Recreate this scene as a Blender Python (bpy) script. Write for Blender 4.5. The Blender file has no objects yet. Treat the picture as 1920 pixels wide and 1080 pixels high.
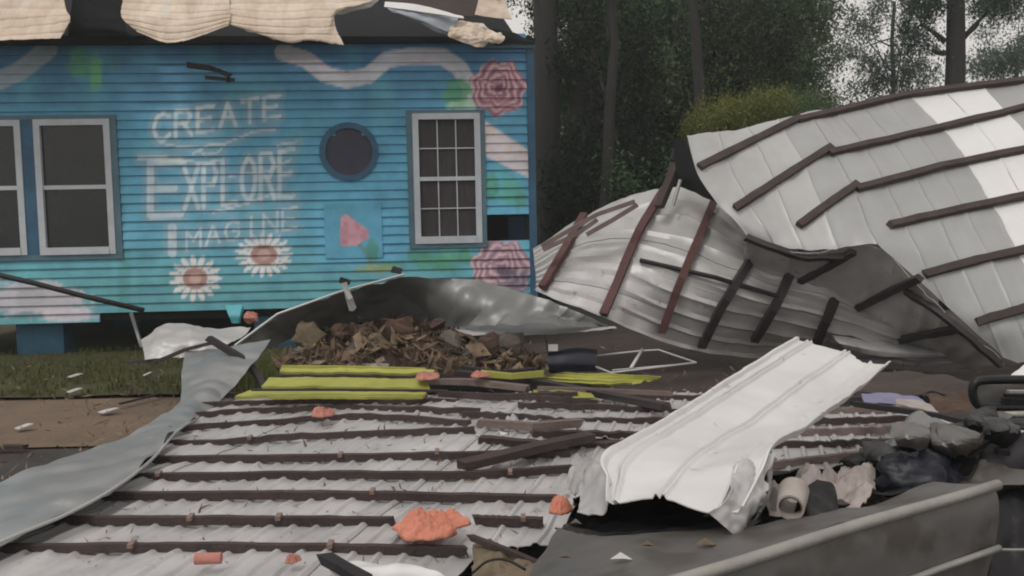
import bpy, math, random
import numpy as np
from mathutils import Vector, Matrix, noise
random.seed(7); rng = np.random.default_rng(7)
S = bpy.context.scene
COL = S.collection
# ------------------------------------------------------------------ camera
F = 1663.0                      # focal length in pixels of the 1920 px wide photograph
CAMZ = 1.6
camd = bpy.data.cameras.new('camera'); cam = bpy.data.objects.new('camera', camd); COL.objects.link(cam)
RM = Matrix.Rotation(math.radians(85.7), 3, 'X') @ Matrix.Rotation(math.radians(-1.1), 3, 'Z')
cam.matrix_world = Matrix.Translation((0, 0, CAMZ)) @ RM.to_4x4()
camd.sensor_width = 36; camd.lens = 36*F/1920; camd.clip_start = .05; camd.clip_end = 500
S.camera = cam
# ------------------------------------------------------------------ world: bright overcast sky
W = bpy.data.worlds.new('World'); S.world = W; W.use_nodes = True
nt = W.node_tree; nt.nodes.clear()
SUN_EL, SUN_AZ = math.radians(58), math.radians(200)
sky = nt.nodes.new('ShaderNodeTexSky'); sky.sky_type = 'NISHITA'; sky.sun_disc = False
sky.sun_elevation = SUN_EL; sky.sun_rotation = SUN_AZ; sky.dust_density = 4
hs = nt.nodes.new('ShaderNodeHueSaturation'); hs.inputs['Saturation'].default_value = .12
hs.inputs['Value'].default_value = 1.0
mx = nt.nodes.new('ShaderNodeMixRGB'); mx.inputs[0].default_value = .8
mx.inputs[2].default_value = (5.6, 5.25, 5.0, 1)          # the even cloud cover
bg = nt.nodes.new('ShaderNodeBackground'); bg.inputs[1].default_value = .11
wo = nt.nodes.new('ShaderNodeOutputWorld')
nt.links.new(sky.outputs[0], hs.inputs['Color']); nt.links.new(hs.outputs[0], mx.inputs[1])
nt.links.new(mx.outputs[0], bg.inputs[0]); nt.links.new(bg.outputs[0], wo.inputs[0])
sd = bpy.data.lights.new('sun', 'SUN'); sd.energy = .75; sd.angle = math.radians(16); sd.color = (1, .96, .92)
so = bpy.data.objects.new('sun', sd); COL.objects.link(so)
so.rotation_euler = Vector((.35*math.cos(SUN_EL)*2, .9*math.cos(SUN_EL), -math.sin(SUN_EL))).to_track_quat('-Z', 'Y').to_euler()
S.view_settings.view_transform = 'Standard'; S.view_settings.look = 'None'
S.view_settings.gamma = 1; S.view_settings.use_curve_mapping = False; S.view_settings.exposure = 0.38
S.render.engine = 'CYCLES'; S.cycles.use_denoising = True
S.cycles.filter_width = 2.0; S.cycles.max_bounces = 6; S.cycles.transparent_max_bounces = 8

# ------------------------------------------------------------------ geometry helpers
def ray(px, py):
    return RM @ Vector(((px-960)/F, -(py-540)/F, -1))
def P(px, py, Y):                      # the point of the place seen at that pixel of the photo, Y metres ahead
    d = ray(px, py); return Vector((0, 0, CAMZ)) + d*(Y/d.y)
def G(px, py, z=0.0):                  # the same on a level plane
    d = ray(px, py); return Vector((0, 0, CAMZ)) + d*((z-CAMZ)/d.z)
RI = RM.transposed()
def pix(p):
    c = RI @ (Vector(p)-Vector((0, 0, CAMZ))); return (960 - c.x/c.z*F, 540 + c.y/c.z*F)
def lin(c):
    return tuple((v/255/12.92 if v/255 <= .04045 else ((v/255+.055)/1.055)**2.4) for v in c)

def tag(o, label=None, cat=None, group=None, kind=None):
    if label: o['label'] = label
    if cat: o['category'] = cat
    if group: o['group'] = group
    if kind: o['kind'] = kind
    return o
def empty(name, loc, label=None, cat=None, group=None):
    o = bpy.data.objects.new(name, None); COL.objects.link(o); o.location = loc; o.empty_display_size = .1
    return tag(o, label, cat, group)
def mesh(name, V, Fc, m, parent=None, smooth=False):
    me = bpy.data.meshes.new(name)
    me.from_pydata([tuple(v) for v in V], [], Fc)
    if smooth: me.polygons.foreach_set('use_smooth', [True]*len(me.polygons))
    me.materials.append(m); me.update()
    o = bpy.data.objects.new(name, me); COL.objects.link(o)
    if parent is not None:
        o.parent = parent
        o.matrix_parent_inverse = Matrix.Translation(parent.location).inverted() if parent.parent is None else parent.matrix_parent_inverse @ Matrix.Identity(4)
        if parent.parent is not None: o.matrix_parent_inverse = Matrix.Identity(4)
    return o
class MB:
    def __init__(s): s.V = []; s.F = []
    def box(s, c, e, ax=None):
        c = Vector(c); X, Y, Z = ax if ax else (Vector((1,0,0)), Vector((0,1,0)), Vector((0,0,1)))
        b = len(s.V)
        for i in (-1, 1):
            for j in (-1, 1):
                for k in (-1, 1): s.V.append(c + X*(i*e[0]/2) + Y*(j*e[1]/2) + Z*(k*e[2]/2))
        s.F += [tuple(b+q for q in f) for f in ((0,1,3,2),(4,6,7,5),(0,4,5,1),(2,3,7,6),(0,2,6,4),(1,5,7,3))]
    def bar(s, pts, w, h, up=Vector((0,0,1)), jit=0.0, rag=0.0):        # bar of w (across) x h (along up) through pts
        pts = [Vector(p) for p in pts]; b = len(s.V); n = len(pts)
        for i, p in enumerate(pts):
            d = (pts[min(i+1, n-1)]-pts[max(i-1, 0)]).normalized()
            sd_ = d.cross(up).normalized(); u = sd_.cross(d).normalized()
            for a, c in ((-1,-1),(1,-1),(1,1),(-1,1)):
                q = p + sd_*(a*w/2*(1+random.uniform(-jit, jit))) + u*(c*h/2*(1+random.uniform(-jit, jit)))
                if rag and i in (0, n-1): q += d*random.uniform(-rag, rag)
                s.V.append(q)
        s.F.append((b+3, b+2, b+1, b)); e = b+4*(n-1); s.F.append((e, e+1, e+2, e+3))
        for i in range(n-1):
            for k in range(4):
                a = b+4*i+k; c = b+4*i+(k+1) % 4
                s.F.append((a, c, c+4, a+4))
    def tube(s, pts, r, seg=8, r2=None):
        pts = [Vector(p) for p in pts]; b = len(s.V); n = len(pts)
        for i, p in enumerate(pts):
            d = (pts[min(i+1, n-1)]-pts[max(i-1, 0)]).normalized()
            a = d.cross(Vector((.13, .21, 1))).normalized(); c = d.cross(a).normalized()
            rr = r if r2 is None else r+(r2-r)*i/(n-1)
            for k in range(seg):
                t = 2*math.pi*k/seg; s.V.append(p + a*(rr*math.cos(t)) + c*(rr*math.sin(t)))
        for i in range(n-1):
            for k in range(seg):
                s.F.append((b+i*seg+k, b+i*seg+(k+1) % seg, b+(i+1)*seg+(k+1) % seg, b+(i+1)*seg+k))
        s.F.append(tuple(b+k for k in range(seg))[::-1]); s.F.append(tuple(b+(n-1)*seg+k for k in range(seg)))
    def build(s, name, m, parent=None, smooth=False): return mesh(name, s.V, s.F, m, parent, smooth)
def sub(pts, n):                                     # smooth curve through pts
    A = [np.array(p, float) for p in pts]; out = []
    for i in range(n+1):
        t = i/n*(len(A)-1); k = min(int(t), len(A)-2); f = t-k
        out.append(cr(A[max(k-1,0)] if k > 0 else 2*A[0]-A[1], A[k], A[k+1], A[k+2] if k+2 < len(A) else 2*A[-1]-A[-2], f))
    return out
def cr(a, b, c, d, t): return .5*((2*b)+(c-a)*t+(2*a-5*b+4*c-d)*t*t+(3*b-a-3*c+d)*t**3)
def crv(A, t):
    n = len(A); t = max(0, min(1, t))*(n-1); k = min(int(t), n-2); f = t-k
    return cr(A[k-1] if k > 0 else 2*A[0]-A[1], A[k], A[k+1], A[k+2] if k+2 < n else 2*A[-1]-A[-2], f)
class Surf:
    """a bent sheet through rows of control points (each row the same count)"""
    def __init__(s, rows): s.R = [[np.array(p, float) for p in r] for r in rows]
    def arr(s):
        if not hasattr(s, 'A'): s.A = np.array(s.R)
        return s.A
    def pts(s, U, V):
        A = s.arr(); nv_, nu_ = A.shape[:2]
        A = np.concatenate([2*A[:1]-A[1:2], A, 2*A[-1:]-A[-2:-1]], 0); A = np.concatenate([2*A[:,:1]-A[:,1:2], A, 2*A[:,-1:]-A[:,-2:-1]], 1)
        tu = np.clip(U, 0, 1)*(nu_-1); ku = np.minimum(tu.astype(int), nu_-2); fu_ = (tu-ku)[:,None]
        tv = np.clip(V, 0, 1)*(nv_-1); kv = np.minimum(tv.astype(int), nv_-2); fv_ = (tv-kv)[:,None]
        r = [cr(A[kv+j, ku], A[kv+j, ku+1], A[kv+j, ku+2], A[kv+j, ku+3], fu_) for j in range(4)]
        return cr(r[0], r[1], r[2], r[3], fv_)
    def nrms(s, U, V, e=.01):
        a = s.pts(np.minimum(U+e,1), V)-s.pts(np.maximum(U-e,0), V); b = s.pts(U, np.minimum(V+e,1))-s.pts(U, np.maximum(V-e,0))
        n = np.cross(a, b); n /= (np.linalg.norm(n, axis=1)[:,None]+1e-12)
        d = (n*(np.array((0,0,CAMZ))-s.pts(U, V))).sum(1); return n*np.where(d > 0, 1, -1)[:,None]
    def pt(s, u, v): return Vector(s.pts(np.array([float(u)]), np.array([float(v)]))[0])
    def nrm(s, u, v, e=.01):
        a = s.pt(min(u+e,1), v)-s.pt(max(u-e,0), v); b = s.pt(u, min(v+e,1))-s.pt(u, max(v-e,0))
        n = a.cross(b); n.normalize()
        return n if n.dot(Vector((0,0,CAMZ))-s.pt(u, v)) > 0 else -n
    def prep(s, n=70):
        s.S = [(i/n, j/n) for i in range(n+1) for j in range(n+1)]
        Q = np.array(s.S); s.Wn = s.pts(Q[:,0], Q[:,1]); s.W = [Vector(w) for w in s.Wn]; c = (s.Wn-np.array((0,0,CAMZ)))@np.array(RI).T
        s.X = np.stack([960-c[:,0]/c[:,2]*F, 540+c[:,1]/c[:,2]*F], 1)
    def on(s, px, py, off=0.0):
        if not hasattr(s, 'S'): s.prep()
        k = int(np.argmin(((s.X-np.array((px, py)))**2).sum(1))); u, v = s.S[k]
        n = s.nrm(u, v); w = s.W[k]; d = ray(px, py); o = Vector((0,0,CAMZ))
        den = n.dot(d); t = n.dot(w-o)/den if abs(den) > .05 else w.y/d.y
        q = o+d*t
        if (q-w).length > .5: q = P(px, py, w.y)
        return q+n*off, n
def sheet(name, sf, m, parent=None, u0=0, u1=1, v0=0, v1=1, nu=24, nv=24, rib=None, th=.004, crum=0, crs=3, crease=0, v0f=None, v1f=None, smooth=True, rag=0, lift=0):
    V = []; Fc = []
    cen = sf.pt((u0+u1)/2, .5); flip = None
    sgn = 1
    UU = []; VV = []
    for j in range(nv+1):
        for i in range(nu+1):
            u = u0+(u1-u0)*i/nu
            a = v0 if v0f is None else v0f(u); b = v1 if v1f is None else v1f(u)
            if rag: a += rag*noise.noise(Vector((u*37, 1.3, 0))); b += rag*noise.noise(Vector((u*41, 7.3, 0)))
            UU.append(u); VV.append(max(0, min(1, a+(b-a)*j/nv)))
    PU = sf.pts(np.array(UU), np.array(VV)); NU = sf.nrms(np.array(UU), np.array(VV)); HH = []
    for u, v, p in zip(UU, VV, PU):
        h = lift
        if rib: h += rib(u, v)
        if crum:
            q = Vector(p)*crs; h += crum*(noise.noise(q)+.5*noise.noise(q*2.3)+.25*noise.noise(q*5.1))
        if crease:
            q = Vector(p)*1.7; h += crease*(abs(noise.noise(q))+.6*abs(noise.noise(q*2.1+Vector((9,0,0)))))
        HH.append(h)
    HH = np.array(HH)[:,None]
    V = np.concatenate([PU+NU*HH, PU+NU*(HH-th)]).tolist()
    N = (nu+1)*(nv+1)
    for j in range(nv):
        for i in range(nu):
            a = j*(nu+1)+i; Fc.append((a, a+1, a+nu+2, a+nu+1)); Fc.append((N+a, N+a+nu+1, N+a+nu+2, N+a+1))
    bd = [i for i in range(nu+1)]+[(j)*(nu+1)+nu for j in range(1, nv+1)]+[nv*(nu+1)+i for i in range(nu-1, -1, -1)]+[j*(nu+1) for j in range(nv-1, 0, -1)]
    for k in range(len(bd)):
        a, b = bd[k], bd[(k+1) % len(bd)]; Fc.append((a, N+a, N+b, b))
    o = mesh(name, V, Fc, m, parent, smooth)
    if smooth:
        o.data.set_sharp_from_angle(angle=math.radians(28))
    return o
def trap(pitch_u, h=.012, w=.3, ph=0.0):             # trapezoid ribs repeating in u
    def f(u, v):
        t = ((u/pitch_u+ph) % 1.0); d = min(t, 1-t)
        return h*max(0, min(1, (w/2+.1-d)/.1)) if d < w/2+.1 else 0
    return f

# ------------------------------------------------------------------ materials
def mat(name, c, rough=.6, metal=0, var=.25, vs=3, c2=None, bump=.15, bs=40, spots=None, attr=False, spec=.4, stretch=(1,1,1)):
    m = bpy.data.materials.new(name); m.use_nodes = True; n = m.node_tree; L = n.links
    b = n.nodes['Principled BSDF']; b.inputs['Roughness'].default_value = rough; b.inputs['Metallic'].default_value = metal
    b.inputs['Specular IOR Level'].default_value = spec
    tc = n.nodes.new('ShaderNodeTexCoord'); mp = n.nodes.new('ShaderNodeMapping'); mp.inputs['Scale'].default_value = stretch
    L.new(tc.outputs['Object'], mp.inputs[0])
    nz = n.nodes.new('ShaderNodeTexNoise'); nz.inputs['Scale'].default_value = vs; nz.inputs['Detail'].default_value = 7; nz.inputs['Roughness'].default_value = .65
    L.new(mp.outputs[0], nz.inputs[0])
    rp = n.nodes.new('ShaderNodeValToRGB'); rp.color_ramp.elements[0].position = .3; rp.color_ramp.elements[1].position = .7
    L.new(nz.outputs[0], rp.inputs[0])
    d = c2 if c2 else tuple(x*(1-var) for x in c)
    if attr:
        at = n.nodes.new('ShaderNodeAttribute'); at.attribute_name = 'paint'
        mm = n.nodes.new('ShaderNodeMixRGB'); mm.blend_type = 'MULTIPLY'; mm.inputs[0].default_value = 1
        rp.color_ramp.elements[0].color = (1-var,)*3+(1,); rp.color_ramp.elements[1].color = (1.0,)*3+(1,)
        L.new(at.outputs['Color'], mm.inputs[1]); L.new(rp.outputs[0], mm.inputs[2]); out = mm.outputs[0]
    else:
        rp.color_ramp.elements[0].color = (*d, 1); rp.color_ramp.elements[1].color = (*c, 1); out = rp.outputs[0]
    if spots:                                          # dirt or rust blotches: (colour, scale, threshold)
        n2 = n.nodes.new('ShaderNodeTexNoise'); n2.inputs['Scale'].default_value = spots[1]; n2.inputs['Detail'].default_value = 5
        L.new(mp.outputs[0], n2.inputs[0])
        r2 = n.nodes.new('ShaderNodeValToRGB'); r2.color_ramp.elements[0].position = spots[2]; r2.color_ramp.elements[1].position = spots[2]+.1
        L.new(n2.outputs[0], r2.inputs[0])
        m2 = n.nodes.new('ShaderNodeMixRGB'); L.new(r2.outputs[0], m2.inputs[0]); L.new(out, m2.inputs[1]); m2.inputs[2].default_value = (*spots[0], 1); out = m2.outputs[0]
    L.new(out, b.inputs['Base Color'])
    if bump:
        n3 = n.nodes.new('ShaderNodeTexNoise'); n3.inputs['Scale'].default_value = bs; n3.inputs['Detail'].default_value = 4
        L.new(mp.outputs[0], n3.inputs[0])
        bp = n.nodes.new('ShaderNodeBump'); bp.inputs['Strength'].default_value = bump; bp.inputs['Distance'].default_value = .02
        L.new(n3.outputs[0], bp.inputs['Height']); L.new(bp.outputs[0], b.inputs['Normal'])
    return m
M = {}
M['galv'] = mat('galvanised_sheet', (.57,.56,.56), .42, .2, .3, 2.6, bump=.15, bs=9, spots=((.27,.24,.21), 9, .64))
M['galv_pale'] = mat('pale_sheet', (.48,.475,.465), .4, .15, .2, 1.8, bump=.1, bs=7)
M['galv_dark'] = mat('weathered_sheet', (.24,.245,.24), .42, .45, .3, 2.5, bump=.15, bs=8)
M['roof_grey'] = mat('grey_roof_sheet', (.38,.385,.38), .42, .1, .15, 1.5, bump=.06, bs=6)
M['roof_light'] = mat('light_grey_roof_sheet', (.47,.475,.47), .42, .1, .15, 1.5, bump=.06, bs=6)
M['roof_white'] = mat('white_roof_sheet', (.74,.74,.73), .45, 0, .08, 1.5, bump=.05, bs=6)
M['white'] = mat('white_painted_sheet', (.72,.715,.70), .38, .1, .16, 2.4, bump=.12, bs=10, spots=((.34,.26,.2), 11, .67))
M['trim'] = mat('grey_trim_sheet', (.36,.37,.37), .36, .45, .25, 2.5, bump=.1, bs=8, spots=((.48,.49,.49), 5, .67))
M['wood'] = mat('brown_purlin', (.066,.045,.043), .75, 0, .45, 5, bump=.4, bs=60, stretch=(1,1,1))
M['wood_red'] = mat('reddish_purlin', (.125,.055,.05), .75, 0, .45, 5, bump=.4, bs=60)
M['wood_pale'] = mat('greyed_lath', (.22,.165,.15), .75, 0, .4, 5, bump=.4, bs=60)
M['wood_dark'] = mat('dark_and_shaded_purlin', (.04,.03,.034), .6, 0, .3, 5, bump=.3, bs=50)  # dark wood, also used for purlins with shade put into the colour
M['yellow'] = mat('yellow_green_sheet', (.41,.41,.085), .5, 0, .3, 4, bump=.15, bs=10, spots=((.16,.17,.04), 5, .64))
M['paint'] = mat('mural_paint', (.5,.5,.5), .65, 0, .28, 3.5, bump=.18, bs=30, attr=True)
M['bluetrim'] = mat('blue_trim_paint', (.05,.14,.24), .6, 0, .35, 4)
M['greytrim'] = mat('blue_grey_trim_paint', (.11,.20,.25), .6, 0, .3, 4)
M['winframe'] = mat('pale_window_frame', (.56,.60,.64), .5, 0, .2, 5)
M['glass'] = mat('dark_window_glass', (.014,.017,.018), .12, 0, .3, 2, bump=.03, bs=3, spec=.5)
M['blind'] = mat('grey_curtain', (.07,.06,.065), .9, 0, .5, 8, stretch=(6,6,.6))
M['purple'] = mat('dull_purple_board', (.058,.06,.095), .6, 0, .35, 3)
M['dark'] = mat('dark_interior', (.012,.012,.014), .9, 0, .3, 2)
M['felt'] = mat('dark_roof_felt', (.014,.014,.017), .95, 0, .4, 2.5)
M['tan'] = mat('tan_roof_sheathing', (.76,.66,.54), .75, 0, .3, 3.2, c2=(.52,.40,.31), bump=.3, bs=25, stretch=(1.6,1,.5), spots=((.64,.60,.54), 3, .6))
M['palecloth'] = mat('pale_torn_wrap', (.42,.46,.52), .7, 0, .3, 4, spots=((.50,.40,.28), 4, .6))
M['brownboard'] = mat('brown_deck_board', (.07,.055,.05), .8, 0, .3, 4)
M['pier'] = mat('blue_painted_block', (.03,.10,.165), .8, 0, .5, 4, spots=((.06,.06,.08), 4, .58))
M['grass_ground'] = mat('lawn_soil', (.070,.070,.024), .95, 0, .4, 1.2, bump=.6, bs=30, spots=((.05,.036,.022), 2.2, .58))
M['grass'] = mat('grass_blade', (.105,.115,.032), .8, 0, .4, 2, bump=0, spots=((.14,.12,.05), 3, .6))
M['dirt'] = mat('sandy_path', (.19,.135,.095), .95, 0, .35, 2, bump=.5, bs=30)
M['asphalt'] = mat('wet_asphalt', (.055,.047,.043), .75, 0, .45, 1.3, bump=.5, bs=60, spots=((.035,.03,.03), 2, .55))
M['muddy'] = mat('muddy_ground', (.075,.056,.048), .85, 0, .45, 1.5, bump=.6, bs=30)
M['trunk'] = mat('bark', (.038,.036,.036), .9, 0, .4, 6, bump=.8, bs=12, stretch=(3,3,.5))
M['orange'] = mat('orange_fabric', (.70,.27,.18), .75, 0, .3, 9, bump=.5, bs=25)
M['pink'] = mat('pink_fibre', (.55,.24,.19), .9, 0, .3, 9, bump=.5, bs=40)
M['navy'] = mat('dark_navy_plastic', (.006,.008,.018), .45, 0, .3, 5)
M['tag'] = mat('pale_paper', (.55,.54,.53), .8, 0, .2, 10)
M['wire'] = mat('white_wire', (.55,.54,.54), .5, 0, .1, 10, bump=0)
M['rub1'] = mat('tan_rubble', (.20,.155,.105), .95, 0, .45, 6, bump=.6, bs=20)
M['rub2'] = mat('brown_rubble', (.10,.062,.045), .95, 0, .5, 6, bump=.6, bs=20)
M['rubmix'] = mat('mixed_splinters', (.22,.15,.09), .95, 0, .6, 7, c2=(.06,.035,.03), bump=0, spots=((.20,.18,.15), 5, .6))
M['rubpale'] = mat('pale_shards', (.34,.26,.17), .95, 0, .6, 5, c2=(.10,.06,.045), bump=0, spots=((.30,.28,.25), 4, .6))
M['rub3'] = mat('grey_rubble', (.15,.13,.11), .9, 0, .45, 6, bump=.6, bs=20)
M['carpaint'] = mat('dark_grey_car_paint', (.155,.15,.145), .42, .2, .3, 2.2, bump=.12, bs=4, spots=((.09,.08,.07), 4, .52))
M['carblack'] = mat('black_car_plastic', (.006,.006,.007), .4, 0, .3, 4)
M['chrome'] = mat('bright_trim', (.60,.60,.59), .28, .8, .15, 6, bump=.05)
M['alu'] = mat('pale_worn_rim', (.36,.35,.32), .5, .3, .25, 8, bump=.15)
M['plastic'] = mat('crumpled_pale_wrap', (.42,.37,.34), .6, 0, .35, 8, bump=.4, bs=14)
M['card'] = mat('brown_card', (.26,.18,.15), .8, 0, .3, 6)
M['lav'] = mat('lavender_board', (.24,.23,.36), .6, 0, .3, 4)
M['cyan'] = mat('cyan_plastic', (.10,.42,.48), .5, 0, .2, 6)
M['black'] = mat('black_pipe', (.016,.014,.016), .6, 0, .3, 5)
def leafmat(name, c, c2, tr=.25):
    m = mat(name, c, .75, 0, .4, .75, c2=c2, bump=0, spec=.04)
    n = m.node_tree; b = n.nodes['Principled BSDF']
    n1 = n.nodes.new('ShaderNodeBsdfTranslucent'); mix = n.nodes.new('ShaderNodeMixShader'); mix.inputs[0].default_value = tr
    src = b.inputs['Base Color'].links[0].from_socket
    n.links.new(src, n1.inputs[0]); n.links.new(b.outputs[0], mix.inputs[1]); n.links.new(n1.outputs[0], mix.inputs[2])
    n.links.new(mix.outputs[0], n.nodes['Material Output'].inputs[0]); return m
M['leafD'] = leafmat('dark_leaves', (.125,.205,.085), (.032,.066,.036))
M['leafM'] = leafmat('mid_leaves', (.16,.22,.10), (.056,.088,.052))
M['leafB'] = leafmat('blue_green_leaves', (.10,.14,.11), (.05,.078,.062))
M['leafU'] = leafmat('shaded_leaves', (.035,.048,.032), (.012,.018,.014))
M['leafY'] = leafmat('yellow_green_leaves', (.20,.215,.06), (.085,.105,.04))

# ------------------------------------------------------------------ setting: ground
def flat(name, pts, m, z=0.0, kind='structure', lift=0):
    return tag(mesh(name, [(p[0], p[1], z) for p in pts], [tuple(range(len(pts)))], m), kind=kind)
def gridground(name, x0, x1, y0, y1, n, m, z, amp):
    V = []; Fc = []
    for j in range(n+1):
        for i in range(n+1):
            x = x0+(x1-x0)*i/n; y = y0+(y1-y0)*j/n
            V.append((x, y, z+amp*noise.noise(Vector((x*.8, y*.8, 3)))))
    for j in range(n):
        for i in range(n):
            a = j*(n+1)+i; Fc.append((a, a+1, a+n+2, a+n+1))
    return tag(mesh(name, V, Fc, m, None, True), kind='structure')
gridground('ground', -70, 70, -30, 90, 40, M['muddy'], -.03, 0)
a0, a1 = G(0, 838, 0).y, G(0, 838, 0).y
yard_y0 = G(150, 748, 0).y; path_y0 = G(150, 838, 0).y
gridground('lawn', -14, -1.6, yard_y0, 24, 60, M['grass_ground'], .03, .04)
gridground('path', -14, -1.2, path_y0, yard_y0, 40, M['dirt'], .0, .015)
gridground('pavement', -14, 7, -3, path_y0, 50, M['asphalt'], -.012, .01)
gridground('yard', -1.6, 9, path_y0+.02, 13.5, 60, M['muddy'], -.004, .03)
# grass blades
Vg = []; Fg = []
for k in range(16000):
    x = random.uniform(-10, -1.7); y = random.uniform(yard_y0+.02, 11.6)
    if noise.noise(Vector((x*1.1, y*1.1, 9))) < -.28: continue
    h = random.uniform(.02, .075); a = random.uniform(0, 6.28); w = .009
    dx, dy = math.cos(a)*w, math.sin(a)*w; b = len(Vg)
    Vg += [(x-dx, y-dy, .02), (x+dx, y+dy, .02), (x+random.uniform(-.03,.03), y+random.uniform(-.03,.03), .03+h)]; Fg.append((b, b+1, b+2))
g = tag(mesh('grass', Vg, Fg, M['grass']), 'short damp grass in front of the blue house', 'grass', kind='stuff')

# thin wet air over the whole place
hz = MB(); hz.box((0, 30, 6.8), (144, 124, 15.8)); hm = bpy.data.materials.new('haze'); hm.use_nodes = True; hn = hm.node_tree; hn.nodes.clear()
pv = hn.nodes.new('ShaderNodeVolumePrincipled'); pv.inputs['Color'].default_value = (.88,.94,.92,1); pv.inputs['Density'].default_value = .0025
ho = hn.nodes.new('ShaderNodeOutputMaterial'); hn.links.new(pv.outputs[0], ho.inputs['Volume'])
tag(hz.build('haze', hm), 'thin pale wet haze in the air over the yard and trees', 'haze', kind='stuff')
# ------------------------------------------------------------------ trees
def leaves(blobs, n, size, tight=1.0):
    V = []; Fc = []
    tot = sum(b[3]*b[4]*b[5] for b in blobs)
    for (cx, cy, cz, rx, ry, rz) in blobs:
        cnt = int(n*(rx*ry*rz)/tot)
        cnt = int(cnt*2.6); per = 60; cl = max(5, cnt//per)
        lsz = size*.52
        for c in range(cl):
            d = Vector(rng.normal(size=3)).normalized()*(random.random()**.42)
            p0 = np.array((cx+d.x*rx, cy+d.y*ry, cz+d.z*rz)); R_ = size*random.uniform(1.2, 2.6)*tight
            Q = p0+rng.normal(size=(per,3))*np.array((.6, .6, .85))*R_*.6
            Q[:,2] -= .12*R_*rng.random(per)
            Nn = rng.normal(size=(per,3)); Nn[:,2] = np.abs(Nn[:,2])+.35; Nn /= np.linalg.norm(Nn, axis=1)[:,None]
            T_ = np.cross(Nn, rng.normal(size=(per,3))); T_ /= np.linalg.norm(T_, axis=1)[:,None]; T_[:,2] -= .35; B_ = np.cross(Nn, T_)
            l = (lsz*rng.uniform(.5, 1.2, per))[:,None]; w = l*rng.uniform(.3, .5, per)[:,None]; b = len(V)
            V += np.stack([Q-T_*l*.5, Q+B_*w*.5, Q+T_*l*.5, Q-B_*w*.5], 1).reshape(-1,3).tolist()
            Fc += [(b+4*k, b+4*k+1, b+4*k+2, b+4*k+3) for k in range(per)]
    return V, Fc
def tree(name, base, h, r, blobs, n, size, lm, label, limbs=6, tight=1.0, lean=(0,0), group='trees behind the house and the fallen roof', cat='tree', br=None):
    t = empty(name, base, label, cat, group)
    tr = MB(); top = Vector((base[0]+lean[0], base[1]+lean[1], h))
    b0 = Vector(base); pts = [b0.lerp(top, k/7)+Vector((random.uniform(-.06,.06), random.uniform(-.06,.06), 0))*(k > 0) for k in range(8)]
    tr.tube(pts, r*1.25, 10, r*.45)
    for k in range(limbs):
        bl = random.choice(blobs); a = b0.lerp(top, random.uniform(.35, .9)); e = Vector(bl[:3])+Vector((random.uniform(-.5,.5)*bl[3], 0, random.uniform(-.4,.4)*bl[5]))
        mid = a.lerp(e, .5)+Vector((0, 0, random.uniform(-.1, .3))); tr.tube([a, mid, e], r*.28, 6, r*.05)
    for b in (br or []): tr.tube([Vector(q) for q in b], .05, 6, .02)
    tr.build('trunk', M['trunk'], t, True)
    V, Fc = leaves(blobs, int(n*1.8), size*.74, tight*1.2); mesh('crown', V, Fc, lm, t)
    return t
def bl(px, py, Y, rpx, rpy, ry=1.2):
    c = P(px, py, Y); k = Y/F; return (c.x, c.y, c.z, rpx*k, ry, rpy*k)
def tbase(px, Y): return (P(px, 300, Y).x, Y, -.03)
T = [
 (1030, 18, 11, .28, [bl(1020,-60,19,110,90), bl(1080,-40,19,90,80), bl(1040,130,19,40,60)], 5000, .22, 'leafD', 'dark tree close behind the house corner, its bare trunk rising by the blue wall'),
 (1085, 19, 12, .26, [bl(1120,40,19,120,110), bl(1060,200,20,50,60), bl(1150,180,20,90,90), bl(1170,330,15.2,35,40,.5)], 10000, .24, 'leafD', 'dark leafy tree second from the house corner, crown above the black undergrowth'),
 (1230, 20, 12, .30, [bl(1230,60,20,130,120), bl(1200,240,17.5,60,70,.7), bl(1300,190,21,90,80), bl(1265,330,15.4,30,45,.5)], 11000, .25, 'leafD', 'tall dark tree directly behind the torn tip of the fallen roof'),
 (1370, 19, 12, .28, [bl(1380,40,19,130,110), bl(1420,150,19,90,70), bl(1330,130,17,60,90,.8), bl(1240,150,16.4,30,60,.5)], 11000, .25, 'leafM', 'broad green tree above the yellow green bush'),
 (1480, 18, 11, .22, [bl(1490,20,18,85,90), bl(1500,130,18,75,55), bl(1470,210,18,60,40), bl(1545,210,18,30,25)], 8500, .2, 'leafM', 'green tree whose right side thins out against the pale sky'),
]
for (px, Y, h, r, bls, n, sz, lm, lab) in T:
    tree('tree', tbase(px, Y), h, r, bls, n, sz, M[lm], lab)
tree('tree', tbase(1672, 24), 7.2, .09, [bl(1640,25,24,40,40,.8), bl(1600,100,24,38,25,.8), bl(1668,130,24,70,35,1.0), bl(1720,150,24,35,40,.8), bl(1600,55,24,30,22,.6), bl(1720,25,24,26,45,.6), bl(1620,170,24,50,18,.8)], 2900, .22, M['leafB'],
     'slender airy tree with sky showing through, left of the bare thick trunk', limbs=12, tight=.75)
tb = tbase(1790, 15)
def q15(px, py): return P(px, py, 15)
tree('tree', tb, 9.5, .17, [bl(1740,-5,15,45,35,.6), bl(1705,75,15.4,30,24,.5), bl(1880,-10,15,60,30,.6), bl(1845,15,15,30,20,.4), bl(1748,85,15,22,14,.4)], 3600, .14, M['leafB'], 'straight thick grey trunk standing against the sky above the fallen roof', limbs=2,
     lean=(-.05,0), br=[[q15(1808,70), q15(1822,52), q15(1850,25)], [q15(1808,68), q15(1828,52), q15(1835,46)], [q15(1772,78), q15(1750,60), q15(1725,45)], [q15(1772,100), q15(1755,98), q15(1748,92)]])
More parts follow.
